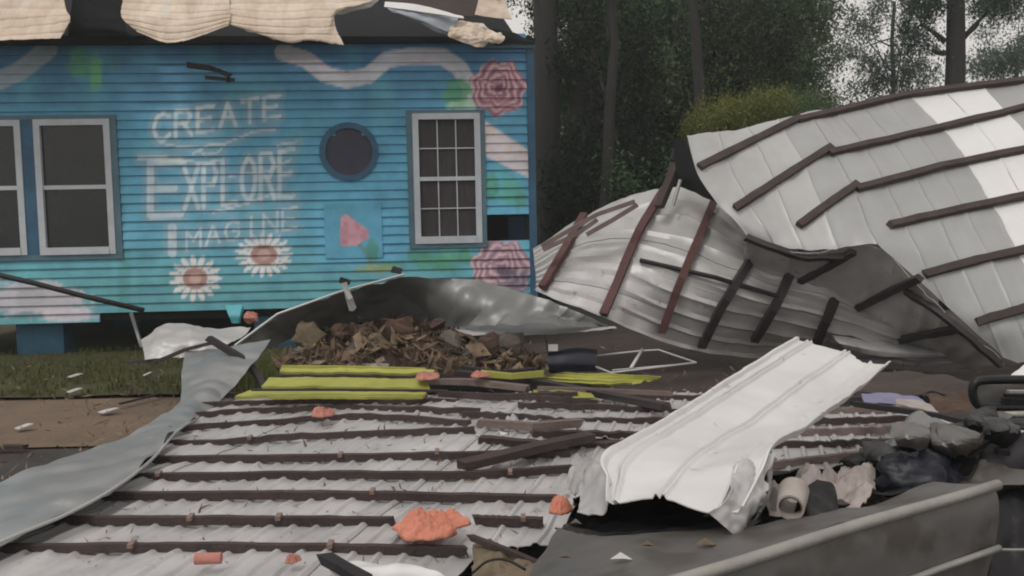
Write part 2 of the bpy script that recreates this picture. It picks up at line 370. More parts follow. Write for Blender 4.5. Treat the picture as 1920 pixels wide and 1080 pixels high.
tree('tree', tbase(1900, 26), 6.2, .12, [bl(1890,110,26,60,32,1), bl(1845,125,26,40,22,1), bl(1960,90,26,60,50,1), bl(1850,60,27,26,14,.6), bl(1905,20,27,50,14,.6)], 3600, .22, M['leafB'], 'low bushy tree at the right edge behind the thick trunk')
tree('bush', tbase(1390, 13.5), 2.6, .06, [bl(1370,235,13.5,85,32,.8), bl(1430,205,13.5,55,30,.8), bl(1310,240,13.5,35,22,.6), bl(1345,205,13.7,40,16,.5)], 5200, .11, M['leafY'], 'yellow green bush just above the top edge of the fallen roof', limbs=8, group='bushes', cat='bush')
tree('bush', tbase(1480, 15), 2.6, .06, [bl(1450,215,15,70,35,.8), bl(1520,215,15,60,30,.8)], 4000, .13, M['leafM'], 'mid green bush to the right of the yellow green bush', limbs=6, group='bushes', cat='bush')
for px, Y, r, lab in ((1125,15.2,.10,'thin dark trunk in front of the undergrowth between the house and the fallen roof'), (1330,14.6,.10,'dark trunk rising behind the tip of the fallen roof')):
    tree('tree', tbase(px, Y), 8, r, [bl(px+10,-70,Y,50,40,.5)], 700, .16, M['leafM'], lab, limbs=3, lean=(random.uniform(-.6,.6),0))
# undergrowth, a mass
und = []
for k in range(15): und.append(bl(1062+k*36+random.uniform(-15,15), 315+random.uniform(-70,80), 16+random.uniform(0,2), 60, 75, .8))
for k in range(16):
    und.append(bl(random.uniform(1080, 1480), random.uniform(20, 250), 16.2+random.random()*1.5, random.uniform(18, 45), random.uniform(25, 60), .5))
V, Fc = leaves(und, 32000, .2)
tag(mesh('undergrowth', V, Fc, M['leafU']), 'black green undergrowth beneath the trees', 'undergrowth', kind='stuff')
far = []
for k in range(26):
    px = 700+k*50; top = 190 if px < 1440 else 300
    far.append(bl(px, top+150, 34+random.uniform(-1,1), 80, 130 if px < 1440 else 110, 1.2))
V, Fc = leaves(far, 30000, .45)
tag(mesh('far_wood', V, Fc, M['leafD']), 'dark wood behind the nearer trees', 'wood', kind='stuff')

# ------------------------------------------------------------------ blue house
WA = P(0, 432, 11.0); WB = P(1004, 413, 11.45)
E = Vector((WB.x-WA.x, WB.y-WA.y, 0)); WL = E.length; E.normalize(); NW = Vector((E.y, -E.x, 0))      # NW faces the camera
WO = Vector((WA.x, WA.y, 0))
def wp(s, z, out=0.0): return WO+E*s+NW*out+Vector((0,0,z))
def H(px, py):                                        # pixel -> (s, z) on the wall
    d = ray(px, py); o = Vector((0,0,CAMZ)); t = (WO-o).dot(NW)/d.dot(NW); q = o+d*t
    return (q-WO).dot(E), q.z
house = empty('blue_house', wp(3, 0), 'blue clapboard house with painted flowers and lettering and torn eaves', 'house')
# ---- mural painting, evaluated per vertex of the boards
def seg_d(px, py, a, b):
    ax, ay = a; bx, by = b; dx, dy = bx-ax, by-ay; L2 = dx*dx+dy*dy+1e-9
    t = np.clip(((px-ax)*dx+(py-ay)*dy)/L2, 0, 1); return np.hypot(px-(ax+t*dx), py-(ay+t*dy))
def poly_d(px, py, pts):
    d = np.full_like(px, 1e9)
    for a, b in zip(pts[:-1], pts[1:]): d = np.minimum(d, seg_d(px, py, a, b))
    return d
GL = {'C': [[(1,.15),(.6,0),(.2,.1),(0,.5),(.2,.9),(.6,1),(1,.85)]], 'R': [[(0,1),(0,0),(.7,0),(.95,.25),(.7,.5),(0,.5)],[(.45,.5),(1,1)]],
 'E': [[(1,0),(0,0),(0,1),(1,1)],[(0,.5),(.8,.5)]], 'A': [[(0,1),(.5,0),(1,1)],[(.22,.62),(.78,.62)]], 'T': [[(0,0),(1,0)],[(.5,0),(.5,1)]],
 'X': [[(0,0),(1,1)],[(1,0),(0,1)]], 'P': [[(0,1),(0,0),(.7,0),(.95,.25),(.7,.5),(0,.5)]], 'L': [[(0,0),(0,1),(1,1)]], 'O': [[(.5,0),(.1,.2),(0,.5),(.1,.8),(.5,1),(.9,.8),(1,.5),(.9,.2),(.5,0)]],
 'I': [[(.5,0),(.5,1)]], 'M': [[(0,1),(0,0),(.5,.6),(1,0),(1,1)]], 'G': [[(1,.15),(.6,0),(.2,.1),(0,.5),(.2,.9),(.6,1),(1,.8),(1,.5),(.6,.5)]], 'N': [[(0,1),(0,0),(1,1),(1,0)]]}
STR = []
def word(w, x0, y0, x1, y1, h0, h1, lw, fill=.72):    # baseline from (x0,y0) to (x1,y1)
    n = len(w)
    for i, ch in enumerate(w):
        f0 = i/n; bx = x0+(x1-x0)*f0; cw = (x1-x0)/n*fill
        for st in GL[ch]:
            pts = []
            for (a, b) in st:
                f = f0+a*fill/n; hh = h0+(h1-h0)*f
                pts.append((bx+a*cw, y0+(y1-y0)*f-hh*(1-b)))
            STR.append((pts, lw))
word('CREATE', 288, 266, 536, 215, 50, 38, 4.5)
word('E', 282, 404, 352, 402, 100, 100, 7.5, .8)
STR.append(([(262,297),(300,296),(345,303)], 6))
word('XPLORE', 346, 392, 560, 366, 76, 88, 5)
word('I', 300, 474, 346, 474, 48, 48, 9, 1)
word('MAGINE', 350, 468, 566, 424, 34, 38, 3.2)
for p in ([(362,288),(390,272),(420,270),(440,262),(475,247),(515,243)], [(372,282),(385,290),(405,288),(415,280)], [(400,398),(440,388),(480,375),(510,364),(545,370)], [(430,330),(500,322),(545,300)], [(340,300),(380,306),(420,298)], [(520,272),(545,268),(558,266)], [(300,268),(340,276),(380,278)]):
    STR.append((p, 2.6))
NG = rng.random((64, 64))
def vnoise(x, y, sc):
    x = x/sc; y = y/sc; xi = np.floor(x).astype(int); yi = np.floor(y).astype(int); fx = x-xi; fy = y-yi
    fx = fx*fx*(3-2*fx); fy = fy*fy*(3-2*fy); g_ = lambda a, b: NG[a % 64, b % 64]
    return (g_(xi,yi)*(1-fx)+g_(xi+1,yi)*fx)*(1-fy)+(g_(xi,yi+1)*(1-fx)+g_(xi+1,yi+1)*fx)*fy
KP = 2.35
def paint(px, py):
    px = np.asarray(px, float); py = np.asarray(py, float)
    C = np.zeros(px.shape+(3,))
    def L(c): return np.array(lin(c))
    def mixc(mask, c):
        nonlocal C
        m = np.clip(mask, 0, 1)[..., None]; C = C*(1-m)+np.asarray(c)*m
    t = np.clip((py-90)/150, 0, 1)[..., None]; C = L((46,98,132))*(1-t)+L((48,120,146))*t  # top of the wall darker: shade of the eaves put into the paint colour
    mixc((py-300)/120, L((56,128,150))); mixc((py-440)/90, L((58,124,132)))
    mixc((px > 590)*np.clip((px-560)/60, 0, 1)*np.clip((py-230)/100, 0, 1)*.7*(py < 500), L((52,130,158)))
    mixc((vnoise(px, py, 55)-.5)*1.1, L((62,140,150))); mixc((vnoise(px+900, py*1.7, 33)-.55)*.9, L((42,96,120)))
    mixc((np.exp(-((px-230)/45)**2)*(py > 470))*.5*vnoise(px, py*0+3, 12), L((40,95,85)))
    def el(cx, cy, rx, ry, soft=.2, rough=.0):
        d = np.hypot((px-cx)/rx, (py-cy)/ry)+(vnoise(px+cx, py+cy, 9)-.5)*rough; return np.clip((1-d)/soft, 0, 1)
    # ribbon across the top
    d = poly_d(px, py, [(530,98),(575,112),(610,140),(650,150),(690,142),(725,112),(770,105),(830,106),(862,128),(880,160),(885,190)])
    mixc(np.clip((17-d)/3, 0, 1)*.9, L((158,160,166))); mixc(np.clip((5-np.abs(d-10))/4, 0, 1)*.35*(vnoise(px, py, 22) > .5), L((170,130,140)))
    d = poly_d(px, py, [(-60,165),(0,150),(40,132),(70,108),(90,92)]); mixc(np.clip((20-d)/4, 0, 1)*.85, L((128,142,150)))
    # leaves
    mixc(el(150,120,26,36,.4,.5)*.75, L((70,135,95))); mixc(el(180,135,16,40,.4,.4)*.8, L((84,150,96))); mixc(el(215,115,20,22,.4,.5)*.4, L((60,120,110)))
    mixc(el(858,172,32,34,.3,.6)*.85, L((62,125,88))); mixc(el(870,198,45,12,.3,.4)*.7, L((130,165,140)))
    mixc(el(945,350,45,45,.5,.6)*.6, L((50,140,135))); mixc(el(960,360,25,30,.5,.6)*.5, L((60,130,95)))
    mixc(el(815,490,55,22,.5,.6)*.75, L((48,118,80))); mixc(el(860,470,40,30,.5,.7)*.5, L((60,130,90)))
    # ribbon right of the window
    x_, y_ = px, py
    rb = (x_ > 905)*np.clip((y_-(222+(x_-905)*.68))/4, 0, 1)*np.clip(((292+(x_-905)*.50)-y_)/4, 0, 1)*np.clip((996-x_)/5, 0, 1)
    mixc(rb*.9, L((172,160,162))); mixc(rb*(vnoise(px, py, 14) > .62)*.4, L((175,140,120)))
    # roses
    for cx, cy, r, k in ((935,165,53,1.), (940,505,58,.8)):
        a = np.arctan2(py-cy, px-cx); rr = np.hypot(px-cx, py-cy)/(r*(1+.07*np.cos(a*7+1)+.04*np.cos(a*11)))
        m = np.clip((1-rr)/.06, 0, 1)*k; mixc(m, L((148,106,116)))
        sp = np.sin((rr*4.3+a/6.283+.35*np.sin(a*3+rr*4))*6.283)
        mixc(m*np.clip(sp*1.5, 0, 1)*.8, L((104,62,80))); mixc(m*np.clip(-sp*2-1, 0, 1)*.6, L((192,166,164)))
        mixc(m*np.clip((.2-rr)/.1, 0, 1), L((92,50,75)))
    mixc(el(965,530,45,30,.5,.7)*.55, L((52,70,92))); mixc(el(948,508,20,14,.5,.6)*.8, L((58,50,66)))
    for cx, cy, rx, ry in ((735,498,30,9),(780,478,26,14),(835,500,30,12),(870,480,18,20),(920,350,16,30),(975,375,14,22),(700,470,14,22)):
        mixc(el(cx, cy, rx, ry, .4, .5)*.7, L((50,112,84)))
    # tulip on its flat board
    mixc(np.clip((5-poly_d(px, py, [(672,455),(690,480),(700,505)]))/2, 0, 1)*.8, L((70,110,110)))
    d = np.maximum(np.abs(px-660)/25, 0); tul = (py > 400+np.abs(px-648)*.75)*(py < 462-np.maximum(px-665,0)*.6)*(px > 638)*(px < 692)
    mixc(tul*1., L((168,122,134))); mixc(tul*np.clip((vnoise(px, py, 12)-.5)*4,0,1)*.6, L((140,92,108)))
    mixc(el(705,503,50,11,.5,.5)*.8, L((112,125,75)))
    # daisies
    for cx, cy, rx, ry, pn in ((366,522,52,46,15), (495,478,57,44,19)):
        a = np.arctan2((py-cy)/ry, (px-cx)/rx); rr = np.hypot((px-cx)/rx, (py-cy)/ry)
        pet = np.abs(np.cos(a*pn/2)) ; lim = .62+.38*pet
        mixc(np.clip((lim-rr)/.08, 0, 1)*(rr > .36)*np.clip((pet-.25)*3+np.clip((.7-rr)*4, 0, 1), 0, 1), L((168,164,164)))
        mixc(np.clip((.47-rr)/.05, 0, 1), L((128,98,92))); mixc(np.clip((.2-np.abs(rr-.05))/.05, 0, 1)*.5*(rr < .25), L((165,140,132)))
    # lettering with its painted shade
    near = np.full_like(px, 1e9)
    for pts, lw in STR: near = np.minimum(near, poly_d(px, py, pts)-lw)
    mixc(np.clip((11-near)/6, 0, 1)*.55*(py < 480), L((98,128,142)))
    for pts, lw in STR:
        d = poly_d(px, py, pts); mixc(np.clip((lw-d)/1.6, 0, 1)*(.5+.42*vnoise(px, py, 16)), L((152,164,172)))
    # pale lily at the lower left
    l1 = el(60,560,125,38,.25,.5)*(py > 512+(px-60)*.35*(px > 60)); mixc(l1*.85, L((150,142,150)))
    mixc(el(55,560,34,24,.3,.2)*.8, L((128,128,132))); mixc(el(125,590,65,16,.3,.3)*.8, L((158,148,156))); mixc(el(50,592,40,9,.4,.4)*.7, L((48,100,105)))
    g_ = C.mean(-1, keepdims=True); C = g_+(C-g_)*.88*np.array((.92,1.0,1.0))
    return np.clip(C*KP, 0, .85)
def pixarr(Pn):                                        # n x 3 world -> pixel arrays
    R = np.array(RI); c = (Pn-np.array((0,0,CAMZ)))@R.T; return 960-c[:,0]/c[:,2]*F, 540+c[:,1]/c[:,2]*F
Ev, Nv = np.array(E), np.array(NW)
def painted(name, prof, s0, s1, step=.0125, parent=house):        # prof: list of (z, out), extruded along the wall and painted
    ns = max(1, int(math.ceil((s1-s0)/step))); s = np.linspace(s0, s1, ns+1)
    V = np.concatenate([np.array(WO)+np.outer(s, Ev)+Nv*o+np.array((0,0,z)) for z, o in prof]); n = ns+1; Fc = []
    m = len(prof)
    me = bpy.data.meshes.new(name)
    j, i = np.meshgrid(np.arange(m-1), np.arange(ns), indexing='ij'); a = (j*n+i).ravel()
    Fq = np.stack([a, a+1, a+n+1, a+n], 1)
    caps = [[k*n for k in range(m)][::-1], [k*n+ns for k in range(m)]]
    me.from_pydata(V.tolist(), [], Fq.tolist()+caps); me.materials.append(M['paint'])
    px, py = pixarr(V); c = paint(px, py); ca = me.color_attributes.new('paint', 'FLOAT_COLOR', 'POINT')
    ca.data.foreach_set('color', np.concatenate([c, np.ones((len(c),1))], 1).astype(np.float32).ravel())
    o = bpy.data.objects.new(name, me); COL.objects.link(o)
    if parent: o.parent = parent; o.matrix_parent_inverse = Matrix.Translation(parent.location).inverted()
    return o
def rect(x0, y0, x1, y1):
    a = H(x0, y0); b = H(x1, y1); c = H(x1, y0); d = H(x0, y1)
    return [(a[0]+d[0])/2, (b[1]+d[1])/2, (b[0]+c[0])/2, (a[1]+c[1])/2]      # s0 z0 s1 z1
SL, SR = H(-260, 400)[0], H(990, 300)[0]
R_left = rect(-62, 226, 48, 479); R_left[0] = R_left[2]-.95
R_mid = rect(72, 224, 214, 477); R_right = rect(776, 213, 902, 456); 
TR_left = [R_left[0]-.09, R_left[1]-.07, R_mid[2]+.08, R_mid[3]+.05]
TR_right = [R_right[0]-.075, R_right[1]-.06, R_right[2]+.06, R_right[3]+.04]
HOLE = rect(906, 406, 986, 452); PATCH = rect(610, 382, 716, 482)
rc = H(655, 285); RR = (H(708,285)[0]-H(602,285)[0])/2
ZB = .50; PITCH = .1135
ztop = H(500, 84)[1]
bands = int((ztop-ZB)/PITCH)+1
def cut(iv, a, b):
    out = []
    for x0, x1 in iv:
        if b <= x0 or a >= x1: out.append((x0, x1)); continue
        if a > x0: out.append((x0, a))
        if b < x1: out.append((b, x1))
    return out
hs_a = H(188, 590)[0]
for k in range(-1, bands):
    z0 = ZB+.055+k*PITCH; z1 = z0+PITCH; zm = (z0+z1)/2
    iv = [(SL, SR)]
    if k == -1: iv = [(SL, hs_a)]
    for Rr in (TR_left, TR_right, PATCH, HOLE):
        if Rr is HOLE:
            if Rr[1]+.03 < zm < Rr[3]-.02: iv = cut(iv, Rr[0], SR+.1)
        elif Rr[1] <= z0+.002 and z1 <= Rr[3]+.002: iv = cut(iv, Rr[0], Rr[2])
    if abs(zm-rc[1]) < RR-.03:
        w = math.sqrt(max(0, RR**2-(abs(zm-rc[1])+.057)**2)); iv = cut(iv, rc[0]-w, rc[0]+w) if w > .05 else iv
    wob = random.uniform(-.003, .003)
    for s0, s1 in iv:
        if s1-s0 < .03: continue
        o1 = .036+wob
        painted('siding_board', [(z0, .0), (z0+.001, o1), (z0+.028, o1-.005), (z0+.056, o1-.011), (z0+.085, o1-.018), (z1+.006, o1-.026)], s0+random.uniform(0,.003), s1-random.uniform(0,.003))
painted('flat_board', [(PATCH[1]-.01, 0), (PATCH[1]-.01, .043)]+[(PATCH[1]+(PATCH[3]-PATCH[1])*t/40, .043) for t in range(41)]+[(PATCH[3]+.01, .043), (PATCH[3]+.012, 0)], PATCH[0]-.005, PATCH[2]+.005)
# inner wall behind the boards, hole left open
def wbox(name, s0, s1, z0, z1, o0, o1, m, parent=house):
    b = MB(); c = wp((s0+s1)/2, (z0+z1)/2, (o0+o1)/2); b.box(c, (s1-s0, abs(o1-o0), z1-z0), (E, NW, Vector((0,0,1))))
    return b.build(name, m, parent)
iw = MB()
def iwb(s0, s1, z0, z1): iw.box(wp((s0+s1)/2, (z0+z1)/2, -.06), (s1-s0, .1, z1-z0), (E, NW, Vector((0,0,1))))
SE = WL+.0
iwb(SL, HOLE[0], ZB+.06, ztop+.1); iwb(HOLE[0], SE, ZB+.06, HOLE[1]); iwb(HOLE[0], SE, HOLE[3], ztop+.1); iwb(HOLE[2], SE, HOLE[1], HOLE[3])
iw.build('wall', M['dark'], house)
sw = MB()                                       # end wall, back wall, floor and room ceiling
D = 4.2
sw.box(wp(SE-.04, (ZB+ztop)/2+.05, -.12-D/2), (.08, D, ztop-ZB), (E, NW, Vector((0,0,1))))
sw.build('end_wall', M['bluetrim'], house)
bw = MB(); bw.box(wp((SL+SE)/2, (ZB+ztop)/2+.05, -D-.2), (SE-SL, .1, ztop-ZB), (E, NW, Vector((0,0,1))))
bw.box(wp((SL+SE)/2, ZB/2-.02, -D-.2), (SE-SL, .1, ZB), (E, NW, Vector((0,0,1)))); bw.box(wp((SL+SE)/2, ZB+.0, -D/2-.05), (SE-SL, D, .1), (E, NW, Vector((0,0,1)))); bw.build('floor', M['dark'], house)
wbox('corner_board', H(990,300)[0], WL+.01, H(1000,560)[1], H(1000,92)[1], .0, .052, M['bluetrim'])
wbox('roof_plate', H(890,90)[0], WL+.02, H(1000,92)[1], H(1000,82)[1], 0, .07, M['greytrim'])
# piers and skirt
for i, px in enumerate((72, 520, -180, 900)):
    s = H(px, 600)[0]; wbox('pier', s-.30, s+.27, -.02, ZB+.0 if i else ZB-.0, -.42, -.05, M['pier'])
for i, px in enumerate((72, 400, 760)):
    s = H(px, 600)[0]; wbox('pier', s-.2, s+.2, -.02, ZB-.06, -3.4, -3.0, M['pier'])
# windows
def window(Rr, name='window', grid=True, m_pane='glass'):
    s0, z0, s1, z1 = Rr; f = MB(); fw = .075
    def fb(a, b, c, d, o0=.0, o1=.06): f.box(wp((a+b)/2, (c+d)/2, (o0+o1)/2), (b-a, o1-o0, d-c), (E, NW, Vector((0,0,1))))
    fb(s0, s0+fw, z0, z1); fb(s1-fw, s1, z0, z1); fb(s0+fw, s1-fw, z1-fw, z1); fb(s0+fw, s1-fw, z0, z0+fw*1.2, 0, .072)
    w = f.build(name, M['winframe'], house)
    zm = (z0+z1)/2; a, b = s0+fw, s1-fw; c, d = z0+fw*1.2, z1-fw
    m = MB(); m.box(wp((a+b)/2, zm, .028), (b-a, .03, .05), (E, NW, Vector((0,0,1))))
    if grid:
        for t in (1/3, 2/3):
            for lo, hi in ((c, zm-.02), (zm+.02, d)): m.box(wp(a+(b-a)*t, (lo+hi)/2, .02), (.014, .014, hi-lo), (E, NW, Vector((0,0,1))))
        for lo, hi in ((c, zm-.02), (zm+.02, d)): m.box(wp((a+b)/2, (lo+hi)/2, .0235), (b-a, .014, .014), (E, NW, Vector((0,0,1))))
    q = m.build('sash_bar', M['winframe'], None); q.parent = w; q.matrix_parent_inverse = Matrix.Identity(4)
    q.matrix_parent_inverse = (w.matrix_parent_inverse.copy()).inverted() if False else Matrix.Identity(4)
    cols = (0, 1/3, 2/3, 1) if grid else (0, 1); rows = ((c, (c+zm)/2), ((c+zm)/2, zm), (zm, (zm+d)/2), ((zm+d)/2, d)) if grid else ((c, zm), (zm, d))
    for i in range(len(cols)-1):
        for lo, hi in rows:
            p = MB(); p.box(wp(a+(b-a)*(cols[i]+cols[i+1])/2, (lo+hi)/2, .006+random.uniform(-.001,.001)), ((b-a)*(cols[i+1]-cols[i])-.004, .004, hi-lo-.004), (E, NW, Vector((0,0,1))))
            o = p.build('pane', M[m_pane], None); o.parent = w; o.matrix_parent_inverse = Matrix.Identity(4)
    return w
# window objects keep identity transforms so that sub-parts share the world frame
bpy.context.view_layer.update()
windows = [window(R_left, grid=False), window(R_mid, grid=False), window(R_right, grid=True, m_pane='blind')]
for w in windows:
    for ch in [o for o in COL.objects if o.parent == w]:
        ch.matrix_parent_inverse = Matrix.Identity(4)
# trims
def trimrect(T_, inner, m, o=.05):
    s0, z0, s1, z1 = T_; i0 = inner[0][0]; i1 = inner[-1][2]; a, b = inner[0][1], inner[0][3]
    wbox('window_trim', s0, s1, b+.002, z1, 0, o, m); wbox('window_trim', s0, s1, z0, a-.002, 0, o, m)
    wbox('window_trim', s0, i0-.002, a, b, 0, o-.002, m); wbox('window_trim', i1+.002, s1, a, b, 0, o-.002, m)
    if len(inner) > 1: wbox('window_trim', inner[0][2]+.002, inner[1][0]-.002, a, b, 0, o-.002, M['bluetrim'])
trimrect(TR_left, [R_left, R_mid], M['greytrim']); trimrect(TR_right, [R_right], M['greytrim'])
# round boarded vent
def disc(c, r0, r1, o0, o1, m, name, seg=40):
    V = []; Fc = []
    for k in range(seg):
        a = 2*math.pi*k/seg
        for r, o in ((r0, o0), (r0, o1), (r1, o1), (r1, o0)): V.append(wp(c[0]+r*math.cos(a), c[1]+r*math.sin(a), o))
    for k in range(seg):
        n = (k+1) % seg
        for j in range(3): Fc.append((4*k+j, 4*k+j+1, 4*n+j+1, 4*n+j))
    if r0 < .01: pass
    return mesh(name, V, Fc, m, house)
disc(rc, RR-.06, RR+.015, 0, .052, M['bluetrim'], 'vent_ring'); disc(rc, .001, RR-.055, 0, .028, M['purple'], 'round_board')
# dark beam hanging at top of the wall, (365-435, 118-150)
b = MB(); b.bar([P(352,122,10.7), P(395,128,10.6), P(432,142,10.6), P(425,152,10.62)], .05, .06, jit=.2); b.bar([P(385,145,10.6), P(440,150,10.62)], .04, .04)
b.build('hanging_scrap', M['black'], house)
# roof: dark deck, soffit, torn sheathing
zr = ztop+.02
rf = MB(); 
V = [wp(SL-.2, zr+.10, .12), wp(SE-.22, zr+.04, .12), wp(SE-.9, zr+2.2, -3.4), wp(SL-.2, zr+2.3, -3.4)]
V += [v-Vector((0,0,.06)) for v in V]
mesh('roof_deck', V, [(0,1,2,3),(7,6,5,4),(0,4,5,1),(1,5,6,2),(2,6,7,3),(3,7,4,0)], M['felt'], house)
wbox('soffit', SL, SE+.02, zr-.02, zr+.02, -.1, .14, M['felt'])
def tears(rows, m, name='torn_panel', nu=40, nv=70, rib=None, crum=.02, rag=.022, parent=house, crs=3): return sheet(name, Surf([[P(*p) for p in r] for r in rows]), m, parent, nu=nu, nv=nv, rib=rib, crum=crum, crs=crs, rag=rag, th=.008)
def hr(n, h): return lambda u, v: -.65*h*max(0, 1-min((v*n*1.4) % 1, 1-(v*n*1.4) % 1)/.16)
tears([[(-200,-60,10.6),(0,-60,10.6),(110,-60,10.65)], [(-200,10,10.35),(0,10,10.3),(122,12,10.35)], [(-200,50,10.2),(0,50,10.15),(131,35,10.2)], [(-200,76,10.05),(0,76,10.0),(112,72,10.1)]], M['tan'], rib=hr(4,.02))
tears([[(240,-60,10.6),(330,-60,10.55),(430,-60,10.6)], [(230,0,10.35),(330,5,10.3),(430,5,10.35)], [(228,32,10.2),(330,45,10.1),(432,28,10.25)], [(258,60,10.15),(325,80,10.0),(428,48,10.2)]], M['tan'], rib=hr(6,.02))
tears([[(432,-60,10.6),(520,-60,10.55),(600,-60,10.6),(700,-60,10.7)], [(431,0,10.4),(520,0,10.35),(600,0,10.35),(705,-6,10.5)], [(430,20,10.3),(510,30,10.2),(612,24,10.2),(635,22,10.3)], [(428,44,10.25),(480,52,10.15),(600,55,10.1),(630,52,10.2)], [(470,52,10.2),(535,80,10.1),(580,74,10.05),(645,85,10.1)]], M['tan'], rib=hr(5,.02))
tears([[(560,-40,10.8),(640,-40,10.8),(720,-40,10.8)], [(560,10,10.6),(640,8,10.6),(712,-5,10.7)], [(560,26,10.5),(620,26,10.5),(690,12,10.6)]], M['roof_white'], crum=.03)
tears([[(722,2,10.5),(800,18,10.5),(860,30,10.5)], [(730,18,10.4),(800,40,10.4),(852,62,10.45)], [(745,20,10.45),(810,56,10.45),(850,70,10.5)]], M['palecloth'], crum=.035, name='torn_wrap')
tears([[(722,2,10.46),(790,10,10.45),(868,30,10.45)], [(720,12,10.42),(790,22,10.4),(870,34,10.42)]], M['roof_white'], crum=.01, name='torn_strip', nv=6)
tears([[(850,36,10.5),(900,42,10.5),(930,66,10.5)], [(840,62,10.4),(890,66,10.4),(945,74,10.45)], [(842,70,10.4),(895,88,10.4),(905,84,10.5)]], M['tan'], crum=.05, crs=7)
tears([[(745,-40,10.9),(850,-40,10.9),(935,-40,10.9)], [(720,-5,10.75),(830,5,10.7),(930,12,10.7)], [(740,8,10.7),(870,30,10.6),(900,30,10.6)]], M['brownboard'], crum=.01, name='torn_board')
tears([[(905,-30,10.6),(930,0,10.6),(945,-5,10.7)], [(890,28,10.5),(930,34,10.5),(960,36,10.55)]], M['tan'], crum=.03)
tears([[(140,-40,10.9),(190,-40,10.9),(238,-40,10.9)], [(130,45,10.7),(185,42,10.7),(235,50,10.7)], [(128,70,10.75),(185,66,10.75),(250,72,10.75)]], M['felt'], name='torn_felt')
tears([[(900,52,10.8),(940,56,10.8),(965,62,10.8)], [(905,74,10.7),(950,70,10.7),(1000,78,10.75)], [(930,86,10.7),(970,82,10.7),(1000,84,10.75)]], M['felt'], name='torn_felt')

# ------------------------------------------------------------------ fallen roof on the right: upper sheet
Up = []
cols = [  # each column top -> bottom (px,py,Y)
 [(1285,256,9.0),(1304,325,8.75),(1345,382,8.6),(1400,440,8.5),(1450,520,8.6),(1470,560,8.9)],
 [(1400,242,9.5),(1440,320,9.0),(1472,395,8.6),(1508,470,8.35),(1560,560,8.3),(1590,600,8.4)],
 [(1512,213,9.9),(1565,290,9.25),(1605,370,8.7),(1642,460,8.25),(1700,560,8.1),(1740,620,8.1)],
 [(1610,196,10.1),(1680,280,9.4),(1742,380,8.75),(1790,480,8.2),(1850,600,7.85),(1885,680,7.8)],
 [(1703,180,10.2),(1785,268,9.5),(1853,375,8.75),(1908,475,8.2),(1965,600,7.7),(2010,720,7.5)],
 [(1838,160,10.3),(1915,248,9.5),(1980,355,8.75),(2030,460,8.15),(2080,590,7.6),(2120,720,7.3)],
 [(1985,138,10.3),(2060,230,9.5),(2120,340,8.75),(2170,450,8.1),(2220,580,7.6),(2260,720,7.2)],
 [(2140,115,10.3),(2215,210,9.5),(2270,325,8.7),(2320,440,8.1),(2370,570,7.5),(2400,720,7.1)]]
US = Surf([[P(*cols[i][j]) for i in range(len(cols))] for j in range(6)])
roofR = empty('fallen_roof', (P(1700,680,8.5).x, 8.5, 0), 'large fallen metal roof leaning at the right, pale panels crossed by brown purlins', 'roof')
def vmax(u):
    x = u*7; pts = [(0,.6),(1,.6),(2,.6),(2.5,.78),(3,.97),(4,1),(7,1)]
    for (a, b), (c, d) in zip(pts[:-1], pts[1:]):
        if x <= c: return b+(d-b)*(x-a)/(c-a)
    return 1
pm = ['roof_light','roof_light','roof_grey','roof_grey','roof_white','roof_grey','roof_white']
edges = [0, .5, 1.0, 1.5, 2.0, 2.5, 3.0, 3.5, 4.0, 4.5, 5.0, 6, 7]
def rb2(u, v):
    t = (u*7*2) % 1; d = min(t, 1-t); t2 = (u*7*6) % 1; d2 = min(t2, 1-t2)
    return .007*max(0, min(1, (.07-d)/.04))+.0015*max(0, min(1, (.2-d2)/.1))
for a, b_ in zip(edges[:-1], edges[1:]):
    mm = 'roof_white' if 4 <= a < 5 else ('roof_light' if a < 1.5 else 'roof_grey')
    if a >= 6: mm = 'roof_white'
    sheet('roof_panel', US, M[mm], roofR, u0=a/7+.0004, u1=b_/7-.0004, nu=14, nv=50, v1f=vmax, rib=rb2, crum=.02, crs=.9, crease=.035, lift=random.uniform(0,.004), rag=.006)
def purlin(sf, pts, m, parent, w=.045, h=.09, n=10, off=None, name='purlin', jit=.06, wob=.006):
    out = []; nn = None
    pp = []
    for i in range(n+1):
        t = i/n*(len(pts)-1); k = min(int(t), len(pts)-2); f = t-k
        pp.append((pts[k][0]+(pts[k+1][0]-pts[k][0])*f, pts[k][1]+(pts[k+1][1]-pts[k][1])*f))
    up = Vector((0,0,0)); P0 = []
    for x, y in pp:
        q, nr = sf.on(x, y, (h/2 if off is None else off)+.02); P0.append(q); up += nr
    up.normalize()
    Q = [P0[0]]+[(P0[i-1]+P0[i]*2+P0[i+1])/4+up*random.uniform(-wob, wob) for i in range(1, n)]+[P0[-1]]
    b = MB(); b.bar(Q, w, h, up, jit=jit, rag=.015)
    return b.build(name, m, parent)
for pts in ([(1308,318),(1500,226)], [(1493,231),(1700,183),(1930,155)], [(1375,395),(1558,281)], [(1553,293),(1740,250),(1960,198)], [(1497,427),(1605,351)], [(1603,360),(1760,318),(1960,278)],
            [(1665,428),(1800,398),(1960,365)], [(1730,517),(1850,488),(1970,463)], [(1830,604),(1960,572)], [(1900,690),(2010,665)]):
    purlin(US, pts, M['wood'], roofR, w=.075, h=.05)
